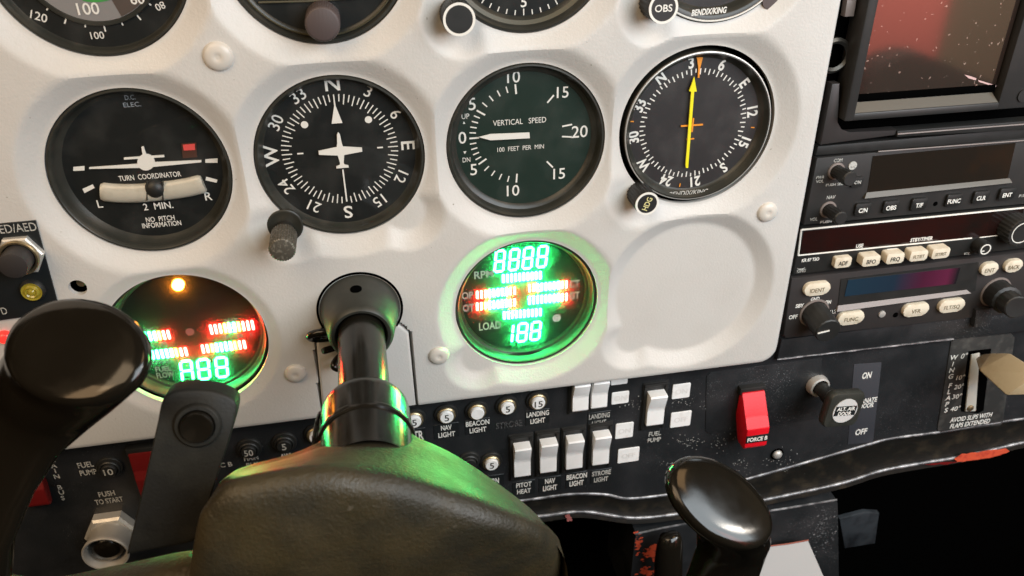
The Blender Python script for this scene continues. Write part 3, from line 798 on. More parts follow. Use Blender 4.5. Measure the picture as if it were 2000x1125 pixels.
for p in L1:
    col = [bm.verts.new((p.x, p.y+(-128-p.y)*k/14, LZ)) for k in range(15)]
    back = bm.verts.new((p.x, p.y, LZ-3)); col = [back]+col
    if prev:
        for a in range(len(col)-1): bm.faces.new((prev[a], col[a], col[a+1], prev[a+1]))
    prev = col
low.part('face', bm, 'paint')
bm = BM()
m2 = []
import bisect
xs2 = [p.x for p in L2]
prev = None
for p in L1:
    i = min(max(bisect.bisect(xs2, p.x), 1), len(L2)-1)
    a, b = L2[i-1], L2[i]; f = (p.x-a.x)/(b.x-a.x) if b.x != a.x else 0
    q = a.lerp(b, f)
    row = [bm.verts.new((p.x, p.y+(q.y-p.y)*k, zz)) for k, zz in ((0, LZ-1.0), (.12, LZ-2.6), (.5, LZ-3.2), (.88, LZ-2.4), (1.0, LZ-.6))]+[bm.verts.new((q.x, q.y-4.5, LZ+1.0)), bm.verts.new((q.x, q.y-6, LZ-1)), bm.verts.new((q.x, q.y-6, LZ-26))]
    m2.append(q)
    if prev:
        for a in range(len(row)-1): bm.faces.new((prev[a], row[a], row[a+1], prev[a+1]))
    prev = row
lip = low.part('rolled_edge', bm, 'lip')
bm = BM(); add_tube(bm, [p+Vector((0, .2, -.2)) for p in L1], 1.15, 10); low.part('edge_bead', bm, 'edge')
bm = BM(); add_tube(bm, [p+Vector((0, .4, .1)) for p in m2], 1.25, 10); low.part('edge_bead', bm, 'edge')
def chip(pts, z, m='chip', th=0.25):
    bm = BM(); out = []
    n = len(pts)
    for i in range(n):
        a, b = pts[i], pts[(i+1) % n]
        for k in range(5):
            f = k/5; j = 1.6
            out.append((a[0]+(b[0]-a[0])*f+random.uniform(-j, j), a[1]+(b[1]-a[1])*f+random.uniform(-j, j)*.7))
    px_poly(bm, out, z-.3, z+th); return bm
low.part('paint_chip', chip(((1865, 897), (1880, 888), (1930, 881), (1965, 877), (1972, 882), (1940, 893), (1900, 899), (1870, 902)), LZ+1.6), 'chip', lip)
low.part('paint_chip', chip(((1808, 908), (1850, 902), (1870, 903), (1850, 907)), LZ+1.6, th=.1), 'darkred', lip)
low.part('paint_chip', chip(((1104, 1008), (1114, 1006), (1118, 1016), (1110, 1020)), LZ+1.2), mat('dull_pink_primer', (.4, .13, .12), .6), lip)

# placards and printing on the lower panel
def placard(lines, px, py, wpx, hpx, bold=0.02, m='white', tape=True, cap=None, widths=None):
    kx, ky = mms(px, py, LZ); x, y = at(px, py, LZ); w, h = wpx/kx, hpx/ky
    parent = None
    if tape:
        bm = BM(); add_poly(bm, rounded(x-w/2, x+w/2, y-h/2, y+h/2, .5, 2), LZ-.2, LZ+.35, .1, 1); parent = low.part('placard', bm, 'placard')
    bm = BM(); n = len(lines); cap = cap or (h/(n*1.55))
    for i, s in enumerate(lines):
        yy = y+((n-1)/2-i)*cap*1.5
        add_text(bm, s, x, yy, LZ+.5, cap, bold, sx=1.0, width=(widths[i]/kx if widths else None))
    low.part('lettering', bm, m, parent, smooth=None)
placard(['INSTR'], 806, 851, 52, 26, widths=[42])
placard(['NAV', 'LIGHT'], 872, 841, 50, 28, widths=[21, 33])
placard(['BEACON', 'LIGHT'], 933, 832, 50, 28, widths=[46, 33])
placard(['STROBE'], 994, 828, 52, 24, m='ghost', tape=False, widths=[52], cap=4.6)
placard(['LANDING', 'LIGHT'], 1050, 814, 48, 28, widths=[44, 29])
placard(['TURN'], 961, 939, 48, 22, bold=.03, widths=[27], cap=4.2)
placard(['PITOT', 'HEAT'], 1023, 952, 45, 26, widths=[30, 27])
placard(['NAV', 'LIGHT'], 1074, 945, 44, 28, bold=.03, widths=[20, 28])
placard(['BEACON', 'LIGHT'], 1126, 936, 42, 28, bold=.03, widths=[40, 28])
placard(['STROBE', 'LIGHT'], 1174, 929, 42, 26, m='dimwhite', bold=.03, widths=[37, 28])
placard(['LANDING', 'LIGHT'], 1170, 818, 46, 28, m='dimwhite', widths=[41, 28])
placard(['FUEL', 'PUMP'], 1278, 852, 30, 24, m='dimwhite', tape=False, widths=[24, 26], cap=3.4)
placard(['AWL'], 560, 889, 30, 14, tape=False, widths=[24], cap=3.4)
placard(['FLAP'], 626, 880, 36, 14, tape=False, widths=[33], cap=3.4)
placard(['MAIN', 'BUS'], 492, 900, 32, 26, m='dimwhite', tape=False, widths=[28, 24], cap=3.6)
placard(['ELEC B'], 430, 908, 46, 14, m='dimwhite', tape=False, widths=[48], cap=3.3)
placard(['FUEL', 'PUMP'], 170, 914, 40, 26, m='dimwhite', tape=False, widths=[31, 33], cap=3.7)
placard(['PUSH', 'TO START'], 211, 970, 60, 26, m='dimwhite', tape=False, widths=[32, 55], cap=3.6)
bm = BM()
for ch, px, py in (('M', 102, 898), ('A', 105, 909), ('I', 108, 919), ('N', 111, 930), ('B', 117, 951), ('U', 120, 961), ('S', 123, 972)):
    text_px(bm, ch, px, py, LZ, 8.5, .02, lift=.3)
low.part('lettering', bm, 'dimwhite', smooth=None); bm = BM()
for ch, px, py in (('B', 11, 957), ('U', 15, 967), ('S', 20, 978)): text_px(bm, ch, px, py, LZ, 8.5, .02, lift=.3)
low.part('lettering', bm, 'dimwhite', smooth=None)
# scraped remains of older printing
bm = BM()
for (cx, cy, w, h, n) in ((1235, 790, 22, 12, 22), (1330, 785, 26, 8, 16), (1375, 790, 14, 16, 14), (1345, 862, 34, 12, 50), (1405, 860, 26, 20, 34), (1300, 905, 20, 8, 12), (1440, 905, 30, 22, 40), (1530, 900, 40, 25, 60)):
    for i in range(n):
        px, py = random.gauss(cx, w/2), random.gauss(cy, h/2); x, y = at(px, py, LZ); r = random.uniform(.12, .34)
        a0 = random.uniform(0, 6); k = random.uniform(.6, 1.8)
        add_flat(bm, [(x+r*k*math.cos(a0+j*1.256), y+r*math.sin(a0+j*1.256)) for j in range(5)], LZ+.05+i*.0005)
low.part('scratches', bm, 'dimwhite', smooth=None)
for px, py, w, h, s in ((1209, 745, 33, 10, ''), (1211, 776, 34, 23, 'ON'), (1330, 763, 35, 28, 'ON'), (1329, 818, 40, 29, 'OFF'), (1219, 840, 35, 29, 'ON'), (1227, 888, 42, 27, 'OFF')):
    kx, ky = mms(px, py, LZ); x, y = at(px, py, LZ); bm = BM()
    add_poly(bm, rounded(x-w/kx/2, x+w/kx/2, y-h/ky/2, y+h/ky/2, .8, 3), LZ-.2, LZ+.7, .2, 1)
    g = low.part('legend_tag', bm, 'tag')
    if s:
        bm = BM(); add_text(bm, s, x, y, LZ+.85, 3.6, .01); low.part('lettering', bm, mat('worn_grey_ink', (.75, .73, .70), .6), g, smooth=None)

# ------------------------------------------------------------------ circuit breakers
def breaker(label, px, py, num, white=True, group='circuit breakers under the pale panel', ring='brass', r=5.5):
    x, y = at(px, py, LZ+3); t = Thing('circuit_breaker', label, 'circuit breaker', (x, y, LZ), group)
    bm = BM(); add_lathe(bm, [(r+1.6, 0), (r+1.6, 1.0), (r+1.2, 1.5), (r, 1.7)], x, y, LZ, 36); t.part('washer', bm, 'black')
    bm = BM(); add_lathe(bm, [(r, 0.8), (r, 2.8), (r-.5, 3.3), (r-1.0, 3.1), (r-1.3, 1.8)], x, y, LZ, 40); t.part('collar', bm, ring if white else 'black')
    bm = BM(); add_lathe(bm, [(r-1.4, .5), (r-1.4, 4.2), (r-1.8, 4.7)], x, y, LZ, 36, cap1=True); b = t.part('push_button', bm, 'rocker' if white else 'black')
    if num:
        bm = BM(); add_text(bm, num, x, y, LZ+4.85, 4.4 if len(num) == 1 else 4.2, .012, width=None if len(num) == 1 else 4.9); t.part('lettering', bm, 'ink' if white else 'dimwhite', b, smooth=None)
    return t
breaker('brass ringed breaker marked 5, half hidden beside the yoke shaft', 809, 822, '5')
breaker('brass ringed breaker marked 5 above the NAV LIGHT placard', 872, 813, '5')
b4 = breaker('brass ringed breaker with a worn blank button above BEACON LIGHT', 932, 806, '')
breaker('brass ringed breaker marked 5 above the worn-off STROBE print', 991, 796, '5')
breaker('brass ringed breaker marked 15 above the LANDING LIGHT placard', 1051, 786, '15')
breaker('lone lower breaker marked 5 above the TURN placard', 960, 906, '5')
breaker('white breaker marked 15 above FLAP, left of the shaft', 618, 852, '15')
breaker('black breaker marked 5 above the letters AWL', 555, 869, '5', False)
breaker('black breaker marked 50 above MAIN BUS', 486, 881, '50', False)
breaker('black breaker marked 10 beside FUEL PUMP', 213, 918, '10', False)
breaker('blank black breaker beside the TURN breaker', 917, 905, '', False)

# ------------------------------------------------------------------ rocker switches
def rocker(label, px, py, wpx=32, hpx=60, tall=88, wide=48, group='white rocker switches'):
    kx, ky = mms(px, py, LZ); x, y = at(px, py, LZ+4); w, h = wpx/kx, hpx/ky
    t = Thing('rocker_switch', label, 'rocker switch', (x, y, LZ), group)
    H, Wd = tall/ky/2, wide/kx/2
    bm = BM()
    add_box(bm, x-Wd, x+Wd, y-H, y+H, LZ-1, LZ+1.0, .4, 2)
    add_box(bm, x-Wd+.6, x+Wd-.6, y+H-2.6, y+H-.4, LZ+.6, LZ+2.6, .5, 2)
    add_box(bm, x-Wd+.6, x-w/2-.3, y-H+1.4, y+H-2.8, LZ+.6, LZ+2.2, .4, 2)
    add_box(bm, x+w/2+.3, x+Wd-.6, y-H+1.4, y+H-2.8, LZ+.6, LZ+2.2, .4, 2)
    t.part('housing', bm, 'black')
    # rocker profile in y/z, extruded across x: upper half leans out, waist at the middle
    prof = [(h/2, 1.0), (h/2, 7.6), (h/2-1.0, 8.2), (h*.10, 5.6), (h*.02, 4.6), (-h*.06, 4.6), (-h/2+1.0, 5.0), (-h/2, 4.4), (-h/2, 1.0)]
    bm = BM()
    lo = [bm.verts.new((x-w/2, y+a, LZ+b)) for a, b in prof]; hi = [bm.verts.new((x+w/2, y+a, LZ+b)) for a, b in prof]
    fa = bm.faces.new(lo); fb = bm.faces.new(hi[::-1])
    for i in range(len(prof)):
        j = (i+1) % len(prof); bm.faces.new((lo[j], lo[i], hi[i], hi[j]))
    bmesh.ops.bevel(bm, geom=list(fa.edges)+list(fb.edges), offset=.35, segments=2, profile=.5, affect='EDGES')
    t.part('rocker', bm, 'rocker', smooth=30)
    return t
rocker('plain white rocker tucked under the pale cover edge, left of its twin', 1134, 774, 31, 56, 80, 44)
rocker('white rocker tucked under the pale cover edge above LANDING LIGHT', 1171, 768, 31, 56, 80, 38)
rocker('white rocker above the PITOT HEAT placard', 1020, 900)
rocker('white rocker above the NAV LIGHT placard', 1071, 892)
rocker('white rocker above the lower BEACON LIGHT placard', 1122, 885)
rocker('white rocker above the worn STROBE LIGHT placard', 1174, 877)
rocker('lone white rocker above FUEL PUMP, between white tags', 1281, 799, 33, 62, 92, 50)

# ------------------------------------------------------------------ guarded switches
def guard(label, px, py, w, h, depth, text=None, m='red', zoff=0):
    """flip-up guard: hinge bracket at the top, a long hood that steps out towards the pilot"""
    x, y = at(px, py, LZ); t = Thing('switch_guard', label, 'switch guard', (x, y, LZ), 'red switch guards')
    bm = BM(); add_box(bm, x-w/2-1.0, x+w/2+1.0, y-1.5, y+3.5, LZ-.5, LZ+5, .5); add_box(bm, x-w/2-2.2, x+w/2+2.2, y-h*.72, y+2, LZ-.5, LZ+.8, .3)
    t.part('hinge_bracket', bm, 'black')
    prof = [(0, 2.0), (1.0, 6.0), (-h*.36, depth*.72), (-h*.52, depth), (-h*.93, depth*.99), (-h, depth*.9), (-h, depth*.45), (-h*.55, 1.2)]
    bm = BM()
    lo = [bm.verts.new((x-w/2, y+a, LZ+b)) for a, b in prof]; hi = [bm.verts.new((x+w/2, y+a, LZ+b)) for a, b in prof]
    fa = bm.faces.new(lo); fb = bm.faces.new(hi[::-1])
    for i in range(len(prof)):
        j = (i+1) % len(prof); bm.faces.new((lo[j], lo[i], hi[i], hi[j]))
    bmesh.ops.bevel(bm, geom=list(bm.edges), offset=.7, segments=2, profile=.5, affect='EDGES')
    g = t.part('guard_hood', bm, m, smooth=35)
    if text:
        yy = y-h*.74; bm = BM(); add_box(bm, x-w/2+.1, x+w/2+.1, yy-2.9, yy+2.9, LZ+depth-.4, LZ+depth+.35, .1)
        p = t.part('placard', bm, 'placard', g); bm = BM(); add_text(bm, text, x, yy, LZ+depth+.5, 3.0, .035, width=w*.9); t.part('lettering', bm, 'white', p, smooth=None)
    return t
bm = BM(); px_poly(bm, ((1380, 735), (1378, 842), (1386, 849), (1600, 817), (1606, 700), (1388, 728)), LZ-.3, LZ+.5, .3); low.part('mounting_plate', bm, 'paint')
guard('bright red flip guard with a black FORCE B placard', 1464, 757, 15.0, 35, 19, 'FORCE B')
guard('dull red switch guard at the far left behind the yoke grip', 50, 906, 16, 25, 8, None, 'darkred')
guard('dull red switch guard mostly hidden behind the upright rubber block', 295, 872, 22, 34, 7, None, 'darkred')
bl = at(1517, 886, LZ); t = Thing('plug_button', 'small black domed plug in the panel below the red FORCE B guard', 'plug', (*bl, LZ))
bm = BM(); add_lathe(bm, [(4.6, 0), (4.6, .8), (4.0, 1.2), (3.7, .6)], *bl, LZ, 32); t.part('ring', bm, 'void')
bm = BM(); add_lathe(bm, [(3.4, 0), (3.3, 1.4), (2.4, 2.4), (1.0, 2.9), (.2, 3.0)], *bl, LZ, 28, cap1=True); t.part('dome', bm, 'steel')  # pale steel colour stands for the white highlight on the black plug

# ------------------------------------------------------------------ alternate air pull knob
b0 = at3(1594, 750, LZ); KZ = 24.0; k0 = at3(1650, 802, KZ)
bm = BM(); px_poly(bm, ((1668, 712), (1722, 708), (1705, 864), (1656, 868)), LZ-.2, LZ+.3, .1)
st = low.part('label_strip', bm, 'strip')
bm = BM(); text_px(bm, 'ON', 1693, 733, LZ+.3, 12, .03, 18); text_px(bm, 'OFF', 1682, 843, LZ+.3, 11, .03, 23); text_px(bm, 'ALTERNATE', 1687, 783, LZ+.3, 9, .03, 52); text_px(bm, 'AIR DOOR', 1684, 793, LZ+.3, 9, .03, 46)
low.part('lettering', bm, 'white', st, smooth=None)
t = Thing('pull_knob', 'square grey pull knob marked ALT. AIR DOOR on a black stem', 'pull knob', b0)
ax_ = (k0-b0).normalized()
bm = BM(); add_lathe(bm, [(7.4, 0), (7.4, 2), (6.8, 4.6), (5.6, 5.0), (5.0, 3)], 0, 0, seg=36, axis=ax_, base=b0); t.part('ferrule', bm, 'steel')
bm = BM(); add_lathe(bm, [(4.6, 0), (4.6, 10), (5.4, 12), (6.4, (k0-b0).length-5)], 0, 0, seg=28, axis=ax_, base=b0, cap1=True); t.part('stem', bm, 'black')
bm = BM()
q = Vector((0, 0, 1)).rotation_difference(ax_); rz = Matrix.Rotation(math.radians(-8), 3, 'Z')
def kp(x, y, z): return k0+q @ (rz @ Vector((x, y, z)))
sq = rounded(-12.6, 12.6, -12.6, 12.6, 4.6, 5)
loops = []
for s, zz in ((.62, -8.5), (.9, -7.0), (1.0, -5.0), (1.0, -1.5), (.95, -.3), (.88, 0)):
    loops.append([kp(p[0]*s, p[1]*s, zz) for p in sq])
add_loft(bm, loops); kb = t.part('knob', bm, 'collar')
bm = BM(); add_loft(bm, [[kp(8.6*math.cos(a), 8.6*math.sin(a), -.2) for a in [i*math.pi/20 for i in range(40)]], [kp(8.6*math.cos(a), 8.6*math.sin(a), .45) for a in [i*math.pi/20 for i in range(40)]]])
fd = t.part('face_disc', bm, mat('satin_aluminium', (.66, .65, .63), .4, metal=.15), kb)
bm = BM(); add_loft(bm, [[kp(x, y, zz) for x, y in ((-7.6, -3.3), (7.6, -3.3), (7.6, 3.6), (-7.6, 3.6))] for zz in (.3, .6)]); bd = t.part('name_band', bm, 'placard', kb)
bm = BM(); add_text(bm, 'ALT. AIR', 0, 1.75, 0, 2.5, .03, width=13); add_text(bm, 'DOOR', 0, -1.7, 0, 2.5, .03, width=9.6)
for v in bm.verts: v.co = kp(v.co.x, v.co.y, .75)
t.part('lettering', bm, 'white', kb, smooth=None)

# ------------------------------------------------------------------ wing flap selector
t = Thing('flap_selector', 'etched grey WING FLAPS plate with a beige wedge lever', 'flap selector', (*at(1895, 750, LZ), LZ))
bm = BM(); px_poly(bm, ((1858, 668), (1831, 838), (1836, 845), (1953, 831), (1959, 826), (1982, 660), (1976, 652), (1866, 662)), LZ-.2, LZ+.7, .2)
pl = t.part('scale_plate', bm, 'plate')
bm = BM(); px_poly(bm, ((1892, 686), (1936, 681), (1921, 802), (1911, 807), (1878, 804), (1876, 798)), LZ+.5, LZ+.9); t.part('slot', bm, 'void', pl)
bm = BM(); px_poly(bm, ((1898, 694), (1914, 690), (1906, 803), (1886, 804)), LZ+.8, LZ+1.8, .2); arm = t.part('lever_arm', bm, mat('pale_bare_arm', (.55, .53, .47), .4, var=(60, (.4, .45, .46), .5, .7)))
bm = BM(); x, y = at(1895, 797, LZ+2); add_lathe(bm, [(2.4, 0), (2.3, 1.0), (1.2, 1.6)], x, y, LZ+1.7, 20, cap1=True); t.part('screw', bm, 'brass', arm)
bm = BM()
for s, px, py, h in (('0°', 1883, 695, 10), ('10°', 1876, 737, 9), ('20°', 1873, 755, 9), ('30°', 1869, 774, 9), ('40°', 1866, 798, 9)): text_px(bm, s, px, py, LZ+.7, h, .01)
for ch, px, py in (('W', 1863, 698), ('I', 1861, 711), ('N', 1859, 723), ('G', 1857, 735), ('F', 1856, 753), ('L', 1854, 765), ('A', 1852, 777), ('P', 1850, 789), ('S', 1848, 801)): text_px(bm, ch, px, py, LZ+.7, 9, .02)
text_px(bm, 'AVOID SLIPS WITH', 1897, 815, LZ+.7, 9, .02, 82); text_px(bm, 'FLAPS EXTENDED', 1895, 827, LZ+.7, 9, .02, 78)
t.part('lettering', bm, 'white', pl, smooth=None)
bm = BM()
P = [at3(1906, 700, 0), at3(1918, 692, 0), at3(1912, 716, 2), at3(1936, 690, 10), at3(1972, 690, 20), at3(2030, 728, 44), at3(2030, 770, 44), at3(1966, 772, 40), at3(1912, 722, 18), at3(1930, 740, 8), at3(1985, 760, 16), at3(2020, 720, 18)]
add_hull(bm, P, 0.6, 2); t.part('handle', bm, 'beige')

# ------------------------------------------------------------------ radio stack
RZ = -1.0
rack = link('radio_rack', (lambda b: (add_box(b, X1-6, 470, -152, 150, -30, -9), b)[1])(BM()), 'void', None, (320, 0, -20))
rack['kind'] = 'structure'
def quad(bm, pts, z0, z1, bev=0.0): px_poly(bm, pts, z0, z1, bev)
def rbutton(t, px, py, wpx, hpx, z0, z1, m, text, tm, th=None, r=1.0, tw=None, bold=.02, dy=0.0):
    kx, ky = mms(px, py, z1); x, y = at(px, py, z1); w, h = wpx/kx, hpx/ky
    bm = BM(); add_poly(bm, rounded(x-w/2, x+w/2, y-h/2, y+h/2, min(r, h/2-.05), 5), z0, z1, .5, 2); b = t.part('button', bm, m)
    if text:
        bm = BM(); add_text(bm, text, x, y+dy, z1+.12, th or h*.4, bold, width=(tw/kx if tw else None)); t.part('lettering', bm, tm, b, smooth=None)
def rknob(t, bpx, bpy, fpx, fpy, z, r, m='black', ring=None, r2=None):
    """knob standing on the radio face: foot and top centre where the photo shows them"""
    b = at3(bpx, bpy, RZ); f = at3(fpx, fpy, z); a = (f-b); L = a.length; bm = BM()
    add_lathe(bm, [(r, .3), (r, L*.55), (r2 or r*.92, L*.58), (r2 or r*.92, L-.6), ((r2 or r*.92)-.6, L)], 0, 0, seg=48, knurl=16, kd=.2, axis=a, base=b, cap1=True); k = t.part('knob', bm, m)
    if ring:
        bm = BM(); add_lathe(bm, [(r+1.3, 0), (r+1.2, .6), (r+.2, .8)], b.x, b.y, RZ, 40); t.part('ring', bm, ring, k)
    return k

# moving map display
t = Thing('map_display', 'large dark display at the upper right with a dusty reddish screen', 'display', (*at(1830, 120, 0), 0))
GZ = 6.0
A, B, C, D = at(1693, 0, GZ), at(1653, 241, GZ), at(2000, 208, GZ), at(1671, 224, GZ)
gx0, gy0 = (A[0]+B[0])/2, (B[1]+C[1])/2
sx0, sy0 = (at(1717, 0, GZ)[0]+at(1671, 224, GZ)[0])/2, (at(1671, 224, GZ)[1]+at(1975, 196, GZ)[1])/2
sx1 = (at(1997, 0, 3)[0]+at(1944, 175, 3)[0])/2+1.5
gx1, gy1, sy1 = sx1+22, 150, 128
bm = BM()
add_box(bm, gx0, sx0, gy0, gy1, -8, GZ, 1.0, 2); add_box(bm, sx1, gx1, gy0, gy1, -8, GZ, 1.0, 2)
add_box(bm, sx0-.8, sx1+.8, gy0+.05, sy0, -8, GZ-.05, .9, 2); add_box(bm, sx0-.8, sx1+.8, sy1, gy1-.05, -8, GZ-.05, .9, 2)
t.part('housing', bm, 'radio')
bm = BM()                                           # sloping inner bezel
for (a, b_, c, d) in (((sx0, sy0), (sx1, sy0), (sx1-2.2, sy0+4.4), (sx0+1.6, sy0+4.4)),):
    add_loft(bm, [[Vector((*a, GZ-.6)), Vector((*b_, GZ-.6)), Vector((*b_, GZ-2)), Vector((*a, GZ-2))], [Vector((*d, 1.6)), Vector((*c, 1.6)), Vector((*c, 0)), Vector((*d, 0))]])
t.part('inner_sill', bm, 'sill')
bm = BM(); add_loft(bm, [[Vector((sx0, sy0, GZ-.7)), Vector((sx0, sy1, GZ-.7)), Vector((sx0, sy1, GZ-2)), Vector((sx0, sy0, GZ-2))], [Vector((sx0+1.6, sy0+4.4, 1.6)), Vector((sx0+1.6, sy1, 1.6)), Vector((sx0+1.6, sy1, 0)), Vector((sx0+1.6, sy0+4.4, 0))]])
t.part('inner_sill', bm, 'radio2')
M['screen'] = mat('dusty_display_glass', (0.030, 0.018, 0.014), 0.06, spec=1.0, coat=1.0, speck=(420, (0.35, 0.24, 0.2), 0.69))
M['screen'].node_tree.nodes['Principled BSDF'].inputs['IOR'].default_value = 2.4
bm = BM(); add_box(bm, sx0+1.0, sx1-1.0, sy0+3.8, sy1, .2, 1.4); t.part('screen', bm, 'screen')
bm = BM(); add_box(bm, sx0+1.2, sx1-1.2, sy0+4.5, sy0+8.6, 1.0, 1.9, .2); t.part('gasket', bm, 'void')
bm = BM(); px_poly(bm, ((1884, 146), (1896, 149), (1907, 153), (1906, 157), (1892, 153)), 1.42, 1.6); px_poly(bm, ((1910, 156), (1946, 167), (1945, 170), (1912, 160)), 1.42, 1.55); t.part('scratch_glint', bm, mat('pale_glint_streak', (.6, .4, .38), .5)); bm = BM()  # highlight streaks on the glass drawn as pale strips
x, y = at(1998, 186, GZ); add_disc(bm, x, y, GZ+.8, 3.4, 24, 1); t.part('key', bm, 'black')
# mounting bracket and ledges round it
t = Thing('display_bracket', 'grey L-shaped mounting bracket hugging the lower corner of the map display', 'bracket', (*at(1640, 260, 0), 0))
bm = BM(); px_poly(bm, ((1626, 164), (1641, 163), (1634, 240), (1642, 254), (1658, 260), (1752, 253), (1749, 264), (1603, 283)), -5, 0.5, .5); t.part('bracket', bm, 'radio2')
bm = BM(); x, y = at(1632, 110, -3); add_lathe(bm, [(9, 0), (9, 2), (7.5, 3), (6, 2)], x, y, -6, 40); t.part('cam_ring', bm, 'darksteel')
bm = BM(); px_poly(bm, ((1655, 0), (1673, 0), (1668, 32), (1650, 33)), -6, -2, .3); t.part('tab', bm, 'sill2')
t = Thing('trim_rail', 'thin dark trim rail with a bright edge under the map display', 'trim rail', (*at(1850, 268, 0), 0))
bm = BM(); px_poly(bm, ((1753, 256), (2060, 232), (2060, 250), (1752, 268)), -6, 1.5, .5); px_poly(bm, ((1598, 286), (2060, 246), (2060, 266), (1594, 304)), -6, -1.0, .4); t.part('rail', bm, 'black')
bm = BM(); a, b_ = at3(1753, 262, 1.8), at3(2060, 238, 1.8); add_tube(bm, [a, b_], .45, 8); a, b_ = at3(1715, 296, 0), at3(2060, 270, 0); add_tube(bm, [a, b_], .4, 8); t.part('bright_edge', bm, 'sill2')

# nav/com radio
t = Thing('navcom_radio', 'charcoal radio with a dark amber window, two small knobs and a row of black keys', 'radio', (*at(1780, 360, 0), 0))
bm = BM(); px_poly(bm, ((1596, 309), (1570, 440), (2060, 393), (2080, 262)), -9, RZ, .7); t.part('faceplate', bm, 'radio')
bm = BM(); px_poly(bm, ((1705, 305), (1694, 376), (1968, 350), (1984, 279)), RZ-.5, RZ+.25); t.part('window', bm, 'comwin')
bm = BM(); a, b_, c, d = at3(1693, 376, RZ+.3), at3(1972, 348, RZ+.3), at3(1977, 357, RZ+2.0), at3(1689, 388, RZ+2.0)
add_loft(bm, [[a, b_, b_-Vector((0, 0, 1.0)), a-Vector((0, 0, 1.0))], [d, c, c-Vector((0, 0, 2.5)), d-Vector((0, 0, 2.5))]]); t.part('window_sill', bm, 'sill')
rknob(t, 1633, 334, 1661, 350, 13, 3.6, ring='sill2', r2=4.2); rknob(t, 1617, 409, 1643, 427, 13, 3.6, ring='sill2', r2=3.9)
bm = BM(); add_disc(bm, *at(1665, 323, RZ), RZ+.5, 2.4, 24, .6); t.part('sensor', bm, 'dimwhite')
rbutton(t, 1675, 356, 22, 20, RZ, RZ+1.6, 'black', 'ON', 'dimwhite', 1.9, .8, 13, .03)
for s, px, py, w in (('C/N', 1686, 411, 17), ('OBS', 1741, 406, 20), ('T/F', 1796, 401, 14), ('FUNC', 1864, 393, 25), ('CLR', 1917, 387, 18), ('ENT', 1968, 381, 18)):
    rbutton(t, px, py-2, 30, 24, RZ, RZ+1.8, 'black', s, 'white', 2.5, 1.2, w, .03, dy=-.6)
bm = BM(); add_disc(bm, *at(1827, 398, RZ), RZ+.12, 1.4, 20, .1); t.part('light_sensor', bm, 'void')
t.text('lettering', 'dimwhite', [('COM', 1637, 313, RZ, 6.5, .02, 17), ('PWR', 1602, 346, RZ, 5.5, .02, 16), ('VOL', 1601, 354, RZ, 5.5, .02, 15), ('PUSH SEL', 1630, 360, RZ, 5, .02, 34), ('NAV', 1623, 385, RZ, 6.5, .02, 17), ('VOL', 1589, 428, RZ, 6, .02, 15), ('PUSH', 1613, 433, RZ, 5, .02, 22), ('PUSH', 1998, 382, RZ, 5, .02, 16)])

# automatic direction finder
t = Thing('direction_finder_radio', 'slim radio with a dark red window framed in white above five cream keys', 'radio', (*at(1760, 480, 0), 0))
bm = BM(); px_poly(bm, ((1567, 446), (1549, 537), (2060, 478), (2075, 395)), -9, RZ, .5); t.part('faceplate', bm, 'black')
bm = BM(); px_poly(bm, ((1570, 452), (1562, 496), (1900, 464), (1990, 455), (2000, 408)), RZ-.2, RZ+.25); t.part('window', bm, 'adfwin')
bm = BM()
def strip(p0, p1, w): a, b_ = at3(*p0, RZ+.35), at3(*p1, RZ+.35); add_tube(bm, [a, b_], w, 6)
strip((1565, 449), (2060, 400), .55); strip((1559, 499), (1898, 465), .45); strip((1565, 449), (1559, 499), .55); strip((1913, 464), (1958, 459), .35)
t.part('window_frame', bm, 'white')
for s, px, py, w in (('ADF', 1647, 513, 32), ('BFO', 1702, 510, 34), ('FRQ', 1749, 505, 34), ('FLT/ET', 1795, 500, 34), ('SET/RST', 1838, 495, 34)):
    rbutton(t, px, py, w, 20, RZ, RZ+(3.4 if s == 'ADF' else 6.0), 'cream', s, 'ink' if len(s) < 4 else 'tan_ink', 2.6 if len(s) < 4 else 2.0, 1.2, 18 if len(s) < 4 else 22, .02, dy=-.4)
t.text('lettering', 'white', [('USE', 1679, 480, RZ+.3, 7, .03, 14), ('STBY/TIMER', 1800, 467, RZ+.3, 7, .03, 44), ('KR 87 TSO', 1583, 507, RZ, 6, .03, 34), ('VOL', 1888, 495, RZ, 5, .0, 12)])
bm = BM(); text_px(bm, 'KING', 1565, 529, RZ, 6, .01, 17); px_poly(bm, ((1556, 523), (1561, 525), (1569, 524), (1573, 522), (1568, 527), (1560, 527)), RZ+.15); t.part('maker_emblem', bm, 'dimwhite', smooth=None)
bm = BM(); px_poly(bm, ((1733, 487), (1753, 485), (1752, 489), (1734, 490)), RZ, RZ+.5); t.part('indicator', bm, 'white')
x, y = at(1925, 487, 6); bm = BM(); add_lathe(bm, [(4.6, -8), (4.4, 0)], x, y, 6, 32, cap1=True); k = t.part('knob', bm, 'black')
bm = BM(); add_lathe(bm, [(3.4, .0), (3.4, .2), (2.7, .2), (2.7, 0)], x, y, 6, 32); add_box(bm, x-2.6, x-.6, y-1.3, y-.7, 6, 6.2); t.part('ring', bm, 'white', k)
x, y = at(1996, 455, 8); bm = BM(); add_lathe(bm, [(9.4, -9), (9.2, -1), (8.6, 0)], x, y, 8, 96, 24, .35, cap1=True); k = t.part('knob', bm, 'black')
bm = BM(); add_lathe(bm, [(6.6, .0), (6.6, .2), (6.1, .2), (6.1, 0)], x, y, 8, 48); t.part('ring', bm, 'white', k)

